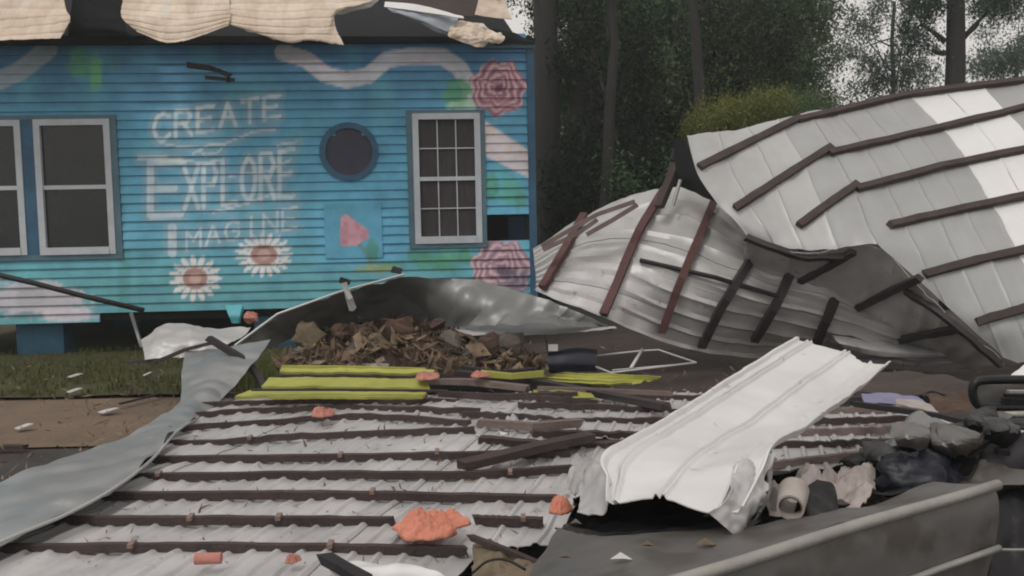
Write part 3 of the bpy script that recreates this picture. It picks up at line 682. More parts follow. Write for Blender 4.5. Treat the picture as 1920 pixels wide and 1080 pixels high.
# folded-under part of that roof
fu = [[(1400,440,8.48),(1505,472,8.33),(1640,460,8.24),(1715,530,8.05),(1795,605,7.9),(1885,682,7.8)],
      [(1395,480,8.9),(1500,520,8.8),(1615,545,8.7),(1700,600,8.6),(1770,640,8.4),(1850,685,8.1)],
      [(1390,560,9.3),(1480,600,9.3),(1590,625,9.2),(1680,650,9.1),(1750,668,8.9),(1830,690,8.4)]]
FS = Surf([[P(*p) for p in r] for r in fu])
for k in range(4): sheet('under_panel', FS, M['galv'], roofR, u0=k/4, u1=(k+1)/4-.002, nu=16, nv=20, rib=trap(1/12,.012), crum=.03, crs=2)
for pts in ([(1400,440),(1500,478),(1580,478)], [(1500,524),(1600,468)], [(1590,582),(1730,517)], [(1640,642),(1800,612)], [(1700,540),(1790,600),(1880,680)]):
    purlin(FS, pts, M['wood_dark'], roofR, w=.07, h=.05, off=.01)  # same purlins carried on darker: shade of the fold put into their colour
# ------------------------------------------------------------------ lower crumpled sheet between house and roof
lk = [[(1000,470,9.6),(1004,508,9.3),(1006,546,9.1)], [(1100,412,9.8),(1062,482,9.3),(1032,562,8.9)], [(1195,366,9.9),(1166,472,9.2),(1132,600,8.7)], [(1300,354,9.9),(1262,494,8.95),(1225,634,9.0)],
      [(1376,402,9.6),(1342,522,8.8),(1303,654,9.1)], [(1452,458,9.3),(1430,552,8.75),(1402,666,9.3)], [(1560,482,9.2),(1540,575,8.8),(1522,674,9.4)], [(1680,560,9.2),(1664,618,8.85),(1645,676,9.3)], [(1800,622,9.0),(1792,655,9.0),(1790,684,8.9)]]
LS = Surf([[P(*lk[i][j]) for i in range(9)] for j in range(3)])
crushed = empty('crumpled_roof', (P(1200,600,9).x, 9, 0), 'crumpled lower metal roof sheet against the house corner, crossed by steep reddish purlins', 'roof')
def rib_l(u, v):
    t = (v*9) % 1; d = min(t, 1-t); return .022*max(0, min(1, (.16-d)/.07))
for k in range(5):
    sheet('roof_panel', LS, M['galv_pale' if k < 3 else 'galv'], crushed, v0=k/5+.001, v1=(k+1)/5-.001, nu=90, nv=9, rib=rib_l, crum=.035, crs=1.8, crease=.035, lift=.006*(k % 2))
for pts, m in (([(1022,548),(1098,414)], 'wood_red'), ([(1127,597),(1200,442),(1245,365)], 'wood_red'), ([(1237,618),(1290,500),(1335,388)], 'wood_red'), ([(1312,642),(1350,570),(1400,502)], 'wood_dark'), ([(1412,628),(1455,560),(1500,482)], 'wood_dark'), ([(1527,638),(1558,565)], 'wood_dark')):
    purlin(LS, pts, M[m], crushed, w=.08, h=.06, off=.055)
b = MB(); b.bar([P(1235,388,9.3), P(1255,340,9.4), P(1270,300,9.5)], .1, .06, jit=.1); b.build('purlin', M['wood'], crushed)
b = MB(); b.bar([P(1262,300,9.5), P(1268,278,9.5)], .08, .06); b.build('purlin', M['wood_dark'], crushed)
b = MB(); b.tube([P(1200,488,8.98), P(1340,520,8.72), P(1460,556,8.68)], .025, 6); b.build('dark_rod', M['black'], crushed)
for pts in ([(1018,468),(1080,440),(1120,412)], [(1015,462),(1120,402),(1190,378)], [(1100,440),(1150,412),(1195,384)]):
    b = MB(); b.bar([P(x, y, 9.0) for x, y in pts], .05, .045, jit=.1); b.build('lath', M['wood_pale'] , crushed)
b = MB(); b.tube([P(1262,385,9.3), P(1272,350,9.3), P(1276,337,9.3)], .02, 6); b.build('bent_rod', M['galv'], crushed)
# dark flap under the tip of the upper roof
tears([[(1262,262,9.4),(1285,262,9.3)], [(1268,330,9.4),(1312,330,9.0)], [(1275,350,9.5),(1350,382,8.8)]], M['felt'], name='dark_flap', parent=crushed, nu=8, nv=12)
tears([[(1560,628,8.9),(1650,640,8.9),(1800,650,8.9)], [(1570,640,8.7),(1650,655,8.7),(1790,664,8.7)], [(1590,655,8.75),(1660,668,8.7),(1770,670,8.7)]], M['galv'], name='fallen_strip', parent=crushed, nu=30, nv=8)

# ------------------------------------------------------------------ dark arched sheet and its flap
arch = empty('arched_sheet', (P(800,600,8.7).x, 8.7, .2), 'dark bent roof sheet arching over the rubble heap in front of the house', 'metal sheet')
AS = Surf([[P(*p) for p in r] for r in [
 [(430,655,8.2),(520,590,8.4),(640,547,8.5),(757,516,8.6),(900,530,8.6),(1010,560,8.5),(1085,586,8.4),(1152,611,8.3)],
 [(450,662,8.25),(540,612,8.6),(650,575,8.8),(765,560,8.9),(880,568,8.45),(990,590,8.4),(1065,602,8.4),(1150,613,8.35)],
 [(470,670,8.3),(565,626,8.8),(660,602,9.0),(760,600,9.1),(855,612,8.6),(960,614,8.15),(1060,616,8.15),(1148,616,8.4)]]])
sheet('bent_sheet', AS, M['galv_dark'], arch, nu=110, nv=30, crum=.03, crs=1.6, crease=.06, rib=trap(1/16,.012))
FS2 = Surf([[P(*p) for p in r] for r in [[(845,612,8.7),(930,604,8.8),(1040,602,8.7),(1152,611,8.3)], [(862,622,8.45),(940,618,8.45),(1045,616,8.4),(1154,613,8.2)], [(880,628,8.3),(950,629,8.3),(1050,624,8.25),(1156,615,8.15)]]])
sheet('folded_lip', FS2, M['galv'], arch, nu=50, nv=8, crum=.02, crs=3)
b = MB(); b.tube([P(x, y, Y-.02) for x, y, Y in [(440,648,8.2),(520,589,8.4),(640,546,8.5),(757,515,8.6)]], .012, 6); b.build('edge_strip', M['galv_pale'], arch)
b = MB(); b.bar([P(645,530,8.3), P(655,560,8.3), P(662,580,8.35)], .05, .05, jit=.2); tag(b.build('broken_stub', M['galv']), 'short grey stub poking over the dark arched sheet', 'metal scrap')
b = MB(); b.bar([P(735,505,8.4), P(752,510,8.4)], .08, .05, jit=.3); b.build('edge_tab', M['black'], arch); b = MB(); b.bar([P(638,524,8.35), P(655,530,8.35)], .09, .05, jit=.3); b.build('edge_tab', M['black'], arch)
# white crumpled end at left and twisted strip
WS = Surf([[P(*p) for p in r] for r in [[(266,640,8.3),(300,611,8.4),(345,603,8.5),(400,614,8.5),(470,612,8.5)], [(268,655,8.1),(310,640,8.1),(360,634,8.1),(410,636,8.2),(455,630,8.3)], [(272,676,8.0),(325,669,8.0),(375,664,8.0),(415,652,8.1),(440,642,8.2)]]])
o = sheet('crumpled_sheet', WS, M['galv_pale'], None, nu=44, nv=20, crum=.04, crs=3.5); tag(o, 'crumpled pale sheet lying before the dark crawl space of the house', 'metal sheet')
RS = Surf([[P(*p) for p in r] for r in [
 [(348,662,7.9),(430,652,7.8),(508,640,7.9)], [(342,700,7.3),(405,695,7.2),(470,690,7.3)], [(340,740,6.8),(378,742,6.7),(415,750,6.75)], [(325,772,6.2),(350,778,6.15),(372,785,6.2)], [(238,820,5.6),(290,820,5.5),(332,812,5.45)],
 [(120,862,5.1),(210,868,4.95),(288,862,4.8)], [(0,905,4.75),(120,915,4.5),(222,915,4.3)], [(-120,945,4.5),(10,965,4.2),(128,968,3.95)], [(-250,990,4.3),(-120,1010,4.0),(0,1022,3.6)], [(-400,1050,4.1),(-260,1070,3.8),(-130,1090,3.3)]]])
strip = sheet('twisted_strip', RS, M['trim'], None, nu=20, nv=100, v0=.30, crum=.02, crs=1.5, crease=.05); us_ = sheet('upper_bend', RS, M['trim'], None, nu=40, nv=60, v1=.302, crum=.02, crs=1.5, crease=.05); us_.parent = strip; tag(strip, 'long grey metal strip curling from the lower left corner up to the house', 'metal strip')
RIM = MB(); RIM.tube([RS.pt(1, t/60)+Vector((0,0,.012)) for t in range(18, 61)], .009, 5); q = RIM.build('rolled_edge', M['galv_pale'], None, True); q.parent = strip

# ------------------------------------------------------------------ foreground roof lying on the ground
VPX, VPY, YN, YF = 1400, 414, 1150, 742
def colx(X0, y): return VPX-(VPX-X0)*(y-VPY)/(YN-VPY)
XS = [-1100, -700, -300, 100, 500, 900, 1300, 1700, 2150]; YS = [1150, 1060, 980, 910, 860, 820, 785, 760, 735]
def zr_(X0, y):
    return .24+.035*math.sin(X0/260.)+.03*math.sin(y/60.)+(.05 if y < 830 and 400 < X0 < 1100 else 0)
GS = Surf([[G(colx(X, y), y, zr_(X, y)) for X in XS] for y in YS])
froof = empty('flattened_roof', (G(600,900,0).x, G(600,900,0).y, 0), 'flattened metal roof in the foreground, ribbed side up with rows of brown purlins', 'roof')
def uX(X): # near x -> u parameter
    for i in range(len(XS)-1):
        if X <= XS[i+1]: return (i+(X-XS[i])/(XS[i+1]-XS[i]))/(len(XS)-1)
    return 1
def vY(y):
    for i in range(len(YS)-1):
        if y >= YS[i+1]: return (i+(YS[i]-y)/(YS[i]-YS[i+1]))/(len(YS)-1)
    return 1
def ribg(u, v):
    x = u*8*7.3; t = x % 1; d = min(t, 1-t); return .013*max(0, min(1, (.17-d)/.07))
pan = [(-860,-640,1150,742),(-640,-250,1150,742),(-250,150,1150,742),(150,500,1150,742),(500,812,1150,742),(815,965,1035,842),(820,1240,832,742),(970,1240,935,742),(1245,1480,905,742),(1484,1800,895,745),(1804,2150,885,745)]
for i, (x0, x1, yn, yf) in enumerate(pan):
    if i == 4: x1 = 812
    nu = max(14, int((uX(x1)-uX(x0))*8*7.3*8))
    def v0c(u, yn=yn):
        k = u*(len(XS)-1); j = min(int(k), len(XS)-2); X = XS[j]+(XS[j+1]-XS[j])*(k-j)
        lim = [(1150,-150),(1060,0),(960,150),(900,245),(850,300),(800,345),(760,395),(742,430)]
        for y in range(yn, 742, -6):
            for (ya, xa), (yb, xb) in zip(lim[:-1], lim[1:]):
                if yb <= y <= ya: xl = xa+(xb-xa)*(ya-y)/(ya-yb)
            if colx(X, y) >= xl-55: return vY(y)
        return vY(743)
    sheet('roof_panel', GS, M['galv'], froof, u0=uX(x0), u1=uX(x1), v0=vY(yn), v1=vY(yf), v0f=v0c if i < 4 else None, nu=nu, nv=50, rib=ribg, crum=.012, crs=2.5, crease=.03, lift=(.006*(i % 2)+(.012 if i in (6,) else 0)), rag=.012 if i > 3 else .004)
FP = [[(-60,1045),(400,1043),(875,1050)], [(60,990),(400,991),(738,993)], [(888,990),(1016,994)], [(170,944),(600,942),(1045,950)], [(215,908),(560,904),(870,905),(1070,892)], [(255,873),(600,872),(870,866),(1068,862)],
      [(290,846),(450,838),(600,828),(890,818)], [(320,815),(480,805),(600,795),(700,790),(880,806)], [(340,790),(480,780),(640,774),(900,782)], [(380,768),(600,762),(860,764)], [(420,750),(600,747),(800,748)],
      [(972,770),(1120,774),(1300,784)], [(1010,806),(1130,800),(1280,800)], [(870,788),(960,792),(1070,803)], [(1000,824),(1130,826),(1240,826)], [(900,835),(1010,842),(1200,846)], [(1010,748),(1150,752),(1330,756)],
      [(1440,886),(1560,872),(1660,862)], [(1430,848),(1560,846),(1680,840)], [(1440,824),(1560,822),(1700,818)], [(1480,802),(1600,800),(1725,796)], [(1520,782),(1640,780),(1740,776)], [(1380,760),(1600,762),(1700,758)],
      [(860,752),(1000,756),(1120,764)]]
for i, pts in enumerate(FP):
    y = pts[0][1]; m = M['wood'] if i < 11 else (M['wood_pale'] if i in (17,19,21) else M['wood'])
    purlin(GS, pts, m, froof, w=.032, h=.038, n=22, jit=.05 if y > 830 else .09, wob=.0025 if y > 850 else .006)
# screw clips / spacer blocks
for (x, y) in [(360,993),(525,993),(300,908),(700,943),(955,905),(980,994),(640,872),(250,1046),(620,1047),(470,838),(820,866)]:
    q, n = GS.on(x, y, .06); b = MB(); b.box(q, (.022,.05,.018), (Vector((1,0,0)), Vector((0,1,.1)).normalized(), Vector((0,-.1,1)).normalized())); b.build('clip', M['card'], froof)
V = []; Fc = []
for k in range(1100):
    x = random.uniform(150, 1700); y = 745+(random.random()**1.5)*330; q, n = GS.on(x, y, .02) if k % 9 == 0 or True else None
    if y > 960 and x > 980: continue
    r = random.uniform(.005,.022)*(1.3 if y < 850 else .8); b_ = len(V); ax = [Vector(rng.normal(size=3)).normalized()*r*w_ for w_ in (random.uniform(.8,3.), random.uniform(.3,.8), .3)]
    V += [q+ax[0], q+ax[1], q+ax[2], q-ax[0]]; Fc += [(b_,b_+1,b_+2),(b_,b_+2,b_+3),(b_,b_+3,b_+1),(b_+1,b_+3,b_+2)]
tag(mesh('roof_litter', V, Fc, M['rubmix']), 'small splinters and leaves strewn over the flattened roof', 'litter', kind='stuff')
def loose(name, pts, Y, w, h, m, label, cat, jit=.12, up=Vector((0,0,1))):
    b = MB(); b.bar([P(x, y, Y[i] if isinstance(Y, (list,tuple)) else Y) for i, (x, y) in enumerate(pts)], w, h, up, jit=jit, rag=.02)
    return tag(b.build(name, m), label, cat)
def gz(pts, z): return [G(x, y, z).y for x, y in pts]
def lumber(pts, z, w, m, label, name='broken_timber', h=.045, cat='timber'): return loose(name, pts, gz(pts, z), w, h, m, label, cat)
lumber([(868,872),(940,856),(1010,838),(1110,818)], .36, .08, M['wood'], 'broken brown timber slanting up to the right on the flattened roof')
lumber([(860,700),(1000,714),(1120,738),(1250,762)], .36, .08, M['wood_dark'], 'long dark timber slanting down across the yellow strips')
lumber([(800,715),(880,716),(990,728)], .36, .06, M['wood_pale'], 'pale brown timber between the two yellow sheets')
lumber([(870,690),(930,700),(1000,694)], .34, .05, M['wood_dark'], 'short dark timber under the rubble heap, nearest the navy box')
lumber([(895,792),(1000,800),(1090,793)], .40, .05, M['wood_pale'], 'thin pale timber crossing the purlins in the middle of the flattened roof')
lumber([(1440,768),(1560,752),(1620,748)], .36, .04, M['wood_dark'], 'dark lath poking out from under the white sheet')
loose('bent_bar', [(392,634),(425,655),(455,672),(480,700),(492,722),(502,742)], [7.6,7.55,7.5,7.4,7.3,7.2], .055, .05, M['wood_dark'], 'bent dark bar sticking out over the twisted grey strip', 'metal bar')
loose('bent_bar', [(402,642),(350,655),(300,675),(240,680)], [7.7,7.9,8.0,8.1], .04, .03, M['wood_dark'], 'thin dark bar lying under the crumpled pale sheet', 'metal bar')
# yellow green sheets
ysh = empty('yellow_sheet', G(640,720,.38), 'long yellow green slatted sheet laid along the back edge of the flattened roof', 'metal sheet', 'yellow green sheets')
for rows in ([[(528,690,.46),(640,690,.46),(815,694,.46)], [(524,697,.44),(640,697,.44),(812,701,.44)]], [[(505,708,.43),(640,707,.43),(800,711,.43)], [(490,724,.40),(640,725,.40),(806,727,.40)]], [[(470,732,.385),(640,733,.385),(800,735,.385)], [(440,743,.36),(640,744,.36),(792,745,.36)]]):
    sheet('slat', Surf([[G(*p) for p in r] for r in rows]), M['yellow'], ysh, nu=50, nv=10, crum=.012, crs=5, rag=.03, th=.02)
for rows, lab in (([[(1025,702,.40),(1120,704,.40),(1240,708,.38)], [(1015,706,.38),(1110,712,.38),(1220,714,.36)], [(1020,714,.35),(1110,722,.35),(1180,722,.35)]], 'small yellow green sheet crossed by the long dark timber'),
                  ([[(1000,736,.36),(1060,736,.36),(1110,742,.36)], [(1002,752,.34),(1060,753,.34),(1120,754,.34)]], 'lower yellow green scrap just above the brown purlins')):
    Y_ = Surf([[G(x, y, z) for x, y, z in r] for r in rows]); kk = 3
    yo = sheet('yellow_sheet', Y_, M['yellow'], None, nu=60, nv=26, rib=lambda u, v, kk=kk: .018*max(0, min(1, (.2-min((v*kk) % 1, 1-(v*kk) % 1))/.08)), crum=.012, crs=5, rag=.01); tag(yo, lab, 'metal sheet', 'yellow green sheets')
yb = Surf([[G(x, y, z) for x, y, z in r] for r in [[(530,703,.45),(660,703,.45),(800,706,.45)], [(530,706,.42),(660,706,.42),(800,709,.42)]]])
lumber([(530,690),(650,691),(800,695)], .45, .03, M['yellow'], 'thin yellow lath along the back of the long yellow sheet', 'yellow_lath')
lumber([(900,700),(960,705),(1020,700)], .42, .04, M['yellow'], 'short yellow lath beside the navy box', 'yellow_lath')
lumber([(520,705),(660,705),(830,708)], .43, .02, M['wood_dark'], 'dark lath between the upper two yellow slats', h=.015)
lumber([(470,731),(640,731),(840,733)], .41, .02, M['wood_dark'], 'dark lath between the lower two yellow slats', h=.015)
lumber([(1010,728),(1100,731),(1260,738)], .38, .03, M['wood_pale'], 'pale lath just below the small yellow sheet', h=.03)
lumber([(820,738),(930,744),(1080,741)], .37, .03, M['wood'], 'brown batten right of the long yellow sheet, nearest the pile of purlins')
# weeds next to the twisted strip
V = []; Fc = []
for k in range(700):
    c = G(random.uniform(395,520), random.uniform(690,745), .02); a = random.uniform(0, 6.28); h = random.uniform(.06,.24)
    b = len(V); dx, dy = .012*math.cos(a), .012*math.sin(a); V += [c+Vector((-dx,-dy,0)), c+Vector((dx,dy,0)), c+Vector((random.uniform(-.06,.06), random.uniform(-.06,.06), h))]; Fc.append((b,b+1,b+2))
tag(mesh('weeds', V, Fc, M['leafY']), 'yellowish weeds between the twisted strip and the yellow sheet', 'weeds', kind='stuff')

# ------------------------------------------------------------------ rubble
def rock(name, c, r, m, sq=(1,1,1), seed=0, parent=None, sub_=2, rot=0):
    V = []; Fc = []; n1, n2 = (6, 10) if sub_ < 3 else (14, 22)
    ro = Matrix.Rotation(rot, 3, 'Y') @ Matrix.Rotation(seed*.7, 3, 'Z')
    for j in range(n1+1):
        for i in range(n2):
            t = math.pi*j/n1; a = 2*math.pi*i/n2; d = Vector((math.sin(t)*math.cos(a), math.sin(t)*math.sin(a), math.cos(t)))
            k = 1+.45*noise.noise(d*1.5+Vector((seed*3.1,0,0)))+(.25*noise.noise(d*4+Vector((seed,5,0))))
            V.append(Vector(c)+ro @ Vector((d.x*sq[0], d.y*sq[1], d.z*sq[2]))*r*k)
    for j in range(n1):
        for i in range(n2): Fc.append((j*n2+i, j*n2+(i+1) % n2, (j+1)*n2+(i+1) % n2, (j+1)*n2+i))
    return mesh(name, V, Fc, m, parent, sub_ >= 3)
hp = empty  # noqa
hb = Surf([[P(*p) for p in r] for r in [[(545,672,8.8),(620,622,9.1),(745,596,9.2),(870,612,9.1),(1005,682,8.6)], [(535,682,8.4),(640,656,8.4),(760,642,8.4),(880,655,8.4),(1015,688,8.4)], [(515,694,8.1),(650,700,7.9),(760,694,8.0),(880,701,7.9),(1030,693,8.3)]]])
o = sheet('rubble_heap', hb, M['rub2'], None, nu=90, nv=40, crum=.13, crs=5, rag=.10, smooth=False); tag(o, 'heap of brown earth and rubble beneath the dark arched sheet', 'rubble', kind='stuff')
RK = [(580,632,28,36,'rub1','upright tan chunk at the left end of the rubble'), (668,655,30,22,'rub3','grey chunk left of centre in the rubble'), (845,640,30,26,'rub3','pale grey chunk right of centre in the rubble'), (745,622,34,30,'rub2','brown chunk at the top of the rubble'),
      (920,650,30,30,'rub2','brown chunk at the right end of the rubble'), (610,672,30,14,'rub1','flat tan chunk low on the left of the rubble'), (705,640,22,18,'rub1','small tan chunk in the middle of the rubble'), (790,668,34,16,'rub1','tan slab low in the middle of the rubble'), (955,645,22,28,'rub3','narrow grey chunk leaning at the right of the rubble'),
      (880,668,26,14,'rub3','flat grey slab low on the right of the rubble'), (640,622,24,18,'rub2','dark brown chunk up on the left of the rubble'), (820,608,26,12,'rub2','brown chunk tucked under the arch of the sheet'), (560,665,16,18,'rub3','small grey chunk at the far left foot of the rubble')]
for i, (x, y, rx, ry, m, lab) in enumerate(RK):
    c = P(x, y, 8.25+.2*(y < 640)); k = 8.3/F; tag(rock('rubble_chunk', c, 1, M[m], (rx*k*1.15, .08, ry*k*.85), i+1, rot=random.uniform(-.9,.9), sub_=2), lab, 'rubble', 'chunks in the rubble heap')
V = []; Fc = []
for k in range(900):
    u, v = random.random(), random.random(); p = hb.pt(u, v)+Vector((0,-.12,random.uniform(0,.12))); r = random.uniform(.012,.075)
    b = len(V); ax = [Vector(rng.normal(size=3)).normalized()*r*w_ for w_ in (random.uniform(.8,2.2), random.uniform(.3,.7), .2)]
    V += [p+ax[0], p+ax[1], p+ax[2], p-ax[0]]; Fc += [(b,b+1,b+2),(b,b+2,b+3),(b,b+3,b+1),(b+1,b+3,b+2)]
tag(mesh('rubble_bits', V, Fc, M['rubmix']), 'small splinters and stones scattered on the rubble heap', 'rubble', kind='stuff')
o = tears([[(650,685,8.0),(700,680,8.0),(730,682,8.0)], [(660,692,7.9),(700,692,7.9),(728,690,7.9)]], M['plastic'], name='paper_scrap', parent=None, crum=.02); tag(o, 'pale scrap at the foot of the rubble', 'scrap')
V = []; Fc = []
for k in range(150):
    u, v = random.uniform(-.02,1.02), random.random()**.7; p = hb.pt(min(max(u,0),1), v)+Vector((0,-.16,random.uniform(0,.12))); r = random.uniform(.03,.085)
    b_ = len(V); ax = [Vector(rng.normal(size=3)).normalized()*r*w_ for w_ in (random.uniform(.8,1.8), random.uniform(.5,1.), .15)]
    V += [p+ax[0], p+ax[1], p+ax[2], p-ax[0], p-ax[1]]; Fc += [(b_,b_+1,b_+2),(b_+1,b_+3,b_+2),(b_+3,b_+4,b_+2),(b_+4,b_,b_+2),(b_,b_+4,b_+3,b_+1)]
tag(mesh('rubble_shards', V, Fc, M['rubpale']), 'pale broken shards and dead leaves on the rubble heap', 'rubble', kind='stuff')
V = []; Fc = []
for k in range(900):
    if k < 420: p = G(random.uniform(-20, 420), 680+random.random()**1.3*230, .05 if k % 2 else .03)
    else: p = G(random.uniform(850, 1900), random.uniform(640, 745), .04)
    r = random.uniform(.008,.035); b_ = len(V); ax = [Vector(rng.normal(size=3)).normalized()*r*w_ for w_ in (random.uniform(.8,2.), random.uniform(.4,.8), .25)]
    p = p+Vector((0,0,.01)); V += [p+ax[0], p+ax[1], p+ax[2], p-ax[0]]; Fc += [(b_,b_+1,b_+2),(b_,b_+2,b_+3),(b_,b_+3,b_+1),(b_+1,b_+3,b_+2)]
tag(mesh('ground_litter', V, Fc, M['rubpale']), 'leaves and splinters strewn over lawn, path and pavement', 'litter', kind='stuff')
# navy box with tag, wire frame
bx = empty('navy_box', P(1078,690,8.0), 'dark navy plastic box between the rubble and the white wire frame', 'box')
NB = Surf([[P(*p) for p in r] for r in [[(1026,660,8.5),(1075,652,8.5),(1120,655,8.5)], [(1028,662,8.2),(1075,657,8.2),(1119,659,8.2)], [(1026,680,8.1),(1075,678,8.1),(1119,680,8.1)], [(1032,694,8.1),(1075,697,8.1),(1118,697,8.1)]]])
sheet('shell', NB, M['navy'], bx, nu=20, nv=20, crum=.008, th=.2)
b = MB(); b.box(P(1037,652,8.15), (.09,.02,.06)); b.build('paper_tag', M['tag'], bx)
wf = empty('wire_frame', G(1210,690,.3), 'white wire frame lying beside the navy box', 'frame')
b = MB(); ring = [(1118,667),(1200,658),(1235,656),(1305,680),(1145,699),(1118,688)]; b.tube([G(x, y, .30) for x, y in ring], .010, 6); b.build('rim', M['wire'], wf, True)
b = MB(); b.tube([G(1183,690,.31), G(1204,656,.33)], .016, 6); b.build('cross_bar', M['wire'], wf, True)
b = MB(); b.tube([G(1148,694,.28), G(1300,681,.28)], .006, 5); b.build('rail', M['wire'], wf, True)

# ------------------------------------------------------------------ white sheet in the foreground
wsh = empty('white_sheet', P(1350,850,3.4), 'bright white ribbed metal sheet slanting up across the right foreground', 'metal sheet')
wr = [[(1492,638,4.75),(1535,648,4.7),(1590,662,4.6),(1620,681,4.5),(1672,684,4.4)], [(1400,695,4.1),(1448,705,4.1),(1505,722,4.0),(1555,738,3.95),(1618,730,3.85)], [(1310,752,3.6),(1360,763,3.55),(1425,782,3.5),(1490,790,3.45),(1560,776,3.4)],
      [(1220,808,3.2),(1275,818,3.15),(1348,834,3.1),(1418,834,3.05),(1500,818,3.05)], [(1134,864,2.95),(1205,870,2.85),(1290,880,2.8),(1370,872,2.75),(1450,852,2.8)], [(1142,905,2.78),(1182,908,2.72),(1262,912,2.67),(1345,920,2.6),(1425,900,2.65)], [(1146,946,2.68),(1170,945,2.62),(1240,937,2.57),(1325,962,2.5),(1392,962,2.5)]]
WSf = Surf([[P(*p) for p in r] for r in wr])
def ribw(u, v):
    h = 0
    for c, hh, w in ((.0,.02,.04), (.13,.016,.02), (.17,.016,.02), (.47,.014,.018), (.51,.014,.018), (.82,.014,.02), (1,.02,.03)):
        d = abs(u-c); h += hh*max(0, min(1, (w-d)/.012))
    return h
sheet('sheet_panel', WSf, M['white'], wsh, nu=120, nv=80, rib=ribw, crum=.008, crs=3, crease=.014, rag=.006)
def pc(rows, m, name, parent, nu=20, nv=20, crum=.02, crs=6, **k): return sheet(name, Surf([[P(*p) for p in r] for r in rows]), m, parent, nu=nu, nv=nv, crum=crum, crs=crs, **k)
pc([[(1132,866,2.95),(1112,876,2.97),(1095,895,3.0)], [(1146,905,2.76),(1112,915,2.85),(1088,930,2.9)], [(1142,944,2.68),(1128,966,2.7),(1082,960,2.8)]], M['galv'], 'left_flange', wsh, crum=.025)  # grey in place of white: shade of the turned-down side put into the colour
pc([[(1450,852,2.8),(1400,862,2.72),(1372,880,2.7)], [(1440,890,2.72),(1425,920,2.62),(1372,905,2.55)], [(1428,935,2.68),(1410,960,2.55),(1355,950,2.48)], [(1408,985,2.62),(1384,1006,2.5),(1335,963,2.46)]], M['galv'], 'crumpled_end', wsh, nu=30, nv=40, crum=.035, crs=7)  # folded end of the white sheet, its shade put into a grey material
pc([[(1448,852,2.82),(1455,862,2.9)], [(1442,900,2.8),(1440,930,2.9)], [(1425,960,2.75),(1415,990,2.8)]], M['galv_pale'], 'right_flange', wsh, crum=.03)  # upright fold, coloured greyer than the sheet for its shade
pc([[(1095,888,3.1),(1065,905,3.2),(1075,875,3.3)], [(1082,925,3.0),(1068,925,3.1),(1072,905,3.2)]], M['galv_pale'], 'torn_tab', wsh, crum=.03)
# ------------------------------------------------------------------ wrecked car
car = empty('wrecked_car', (1.4, 2.6, 0), 'wrecked dark grey car in the lower right corner, its panel edged by pale strips', 'car')
ZC = .74
A0 = G(1180,1112,ZC); A1 = G(1862,908,ZC); dirA = (A1-A0).normalized()
dk = [[G(960,1130,.60), G(1100,1120,.70), A0, A0.lerp(A1,.3), A0.lerp(A1,.65), A1],
      [G(1010,1050,.58), G(1100,1050,.66), G(1240,1040,.70), G(1430,1000,.71), G(1640,950,.71), G(1800,912,.72)],
      [G(1045,985,.55), G(1110,1004,.62), G(1260,1004,.66), G(1420,985,.69), G(1640,945,.69), G(1750,908,.7)]]
shade_rows = [[G(1040,990,.53), G(1110,1008,.60), G(1260,1008,.64), G(1420,980,.67), G(1640,930,.67), G(1750,898,.68)], [G(1062,985,.30), G(1120,985,.25), G(1270,985,.22), G(1430,970,.28), G(1640,925,.4), G(1750,890,.45)],
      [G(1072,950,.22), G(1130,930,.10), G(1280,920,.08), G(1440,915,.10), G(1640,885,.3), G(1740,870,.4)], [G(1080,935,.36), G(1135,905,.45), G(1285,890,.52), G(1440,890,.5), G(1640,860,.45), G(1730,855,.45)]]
sheet('shade_fill', Surf(shade_rows), M['carblack'], car, nu=50, nv=24, crum=.03, crs=5)  # near-black sheet added to stand for the shade under the white sheet
sheet('bonnet', Surf(dk), M['carpaint'], car, nu=80, nv=40, crum=.012, crs=3, crease=.012, th=.006, rag=.03)
dn = Vector((0,0,-1)); front = Vector((dirA.y, -dirA.x, 0)).normalized()
A0b = A0-dirA*.5
face = [[A0b+Vector((0,0,.0)), A0.lerp(A1,.5)+Vector((0,0,.0)), A1], [A0b+dn*.06+front*.02, A0.lerp(A1,.5)+dn*.06+front*.02, A1+dn*.06+front*.02], [A0b+dn*.17+front*.03, A0.lerp(A1,.5)+dn*.17+front*.03, A1+dn*.17+front*.02-dirA*.01],
        [A0b+dn*.36+front*.02, A0.lerp(A1,.5)+dn*.36+front*.02, A1+dn*.36-dirA*.06], [A0b+dn*.6, A0.lerp(A1,.5)+dn*.6, A1+dn*.6-dirA*.1]]
sheet('side_panel', Surf(face), M['carpaint'], car, nu=60, nv=40, crum=.006, crs=4, th=.012)
b = MB(); b.tube([A0b.lerp(A1, t/12)+front*.015+Vector((0,0,.004+.003*math.sin(t))) for t in range(13)], .017, 10); b.build('edge_strip', M['alu'], car, True)
b = MB(); b.tube([(A0b.lerp(A1+dirA*-.02, t/12))+dn*.19+front*.035+Vector((0,0,.002*math.sin(t*2))) for t in range(13)], .011, 8); b.build('edge_strip', M['alu'], car, True)
pc([[(1872,880,3.3),(1900,868,3.3),(1990,880,3.3)], [(1868,960,3.1),(1920,960,3.1),(2020,960,3.1)], [(1850,1100,2.95),(1920,1100,2.95),(2050,1100,2.9)]], M['carblack'], 'inner_wing', car, crum=.03)
b = MB()
tc_ = P(1990, 1010, 3.2); tp = [tc_+Vector((math.cos(a)*.34*.2, -math.cos(a)*.05, 0))+Vector((math.cos(a)*.28, 0, math.sin(a)*.33)) for a in [2*math.pi*k/28 for k in range(29)]]
b.tube(tp, .09, 10); b.build('tyre', M['black'], car, True)
b = MB(); b.tube([P(1860,1030,2.9), P(1900,1031,2.9), P(1960,1030,2.9)], .005, 6); b.build('trim_line', M['alu'], car)
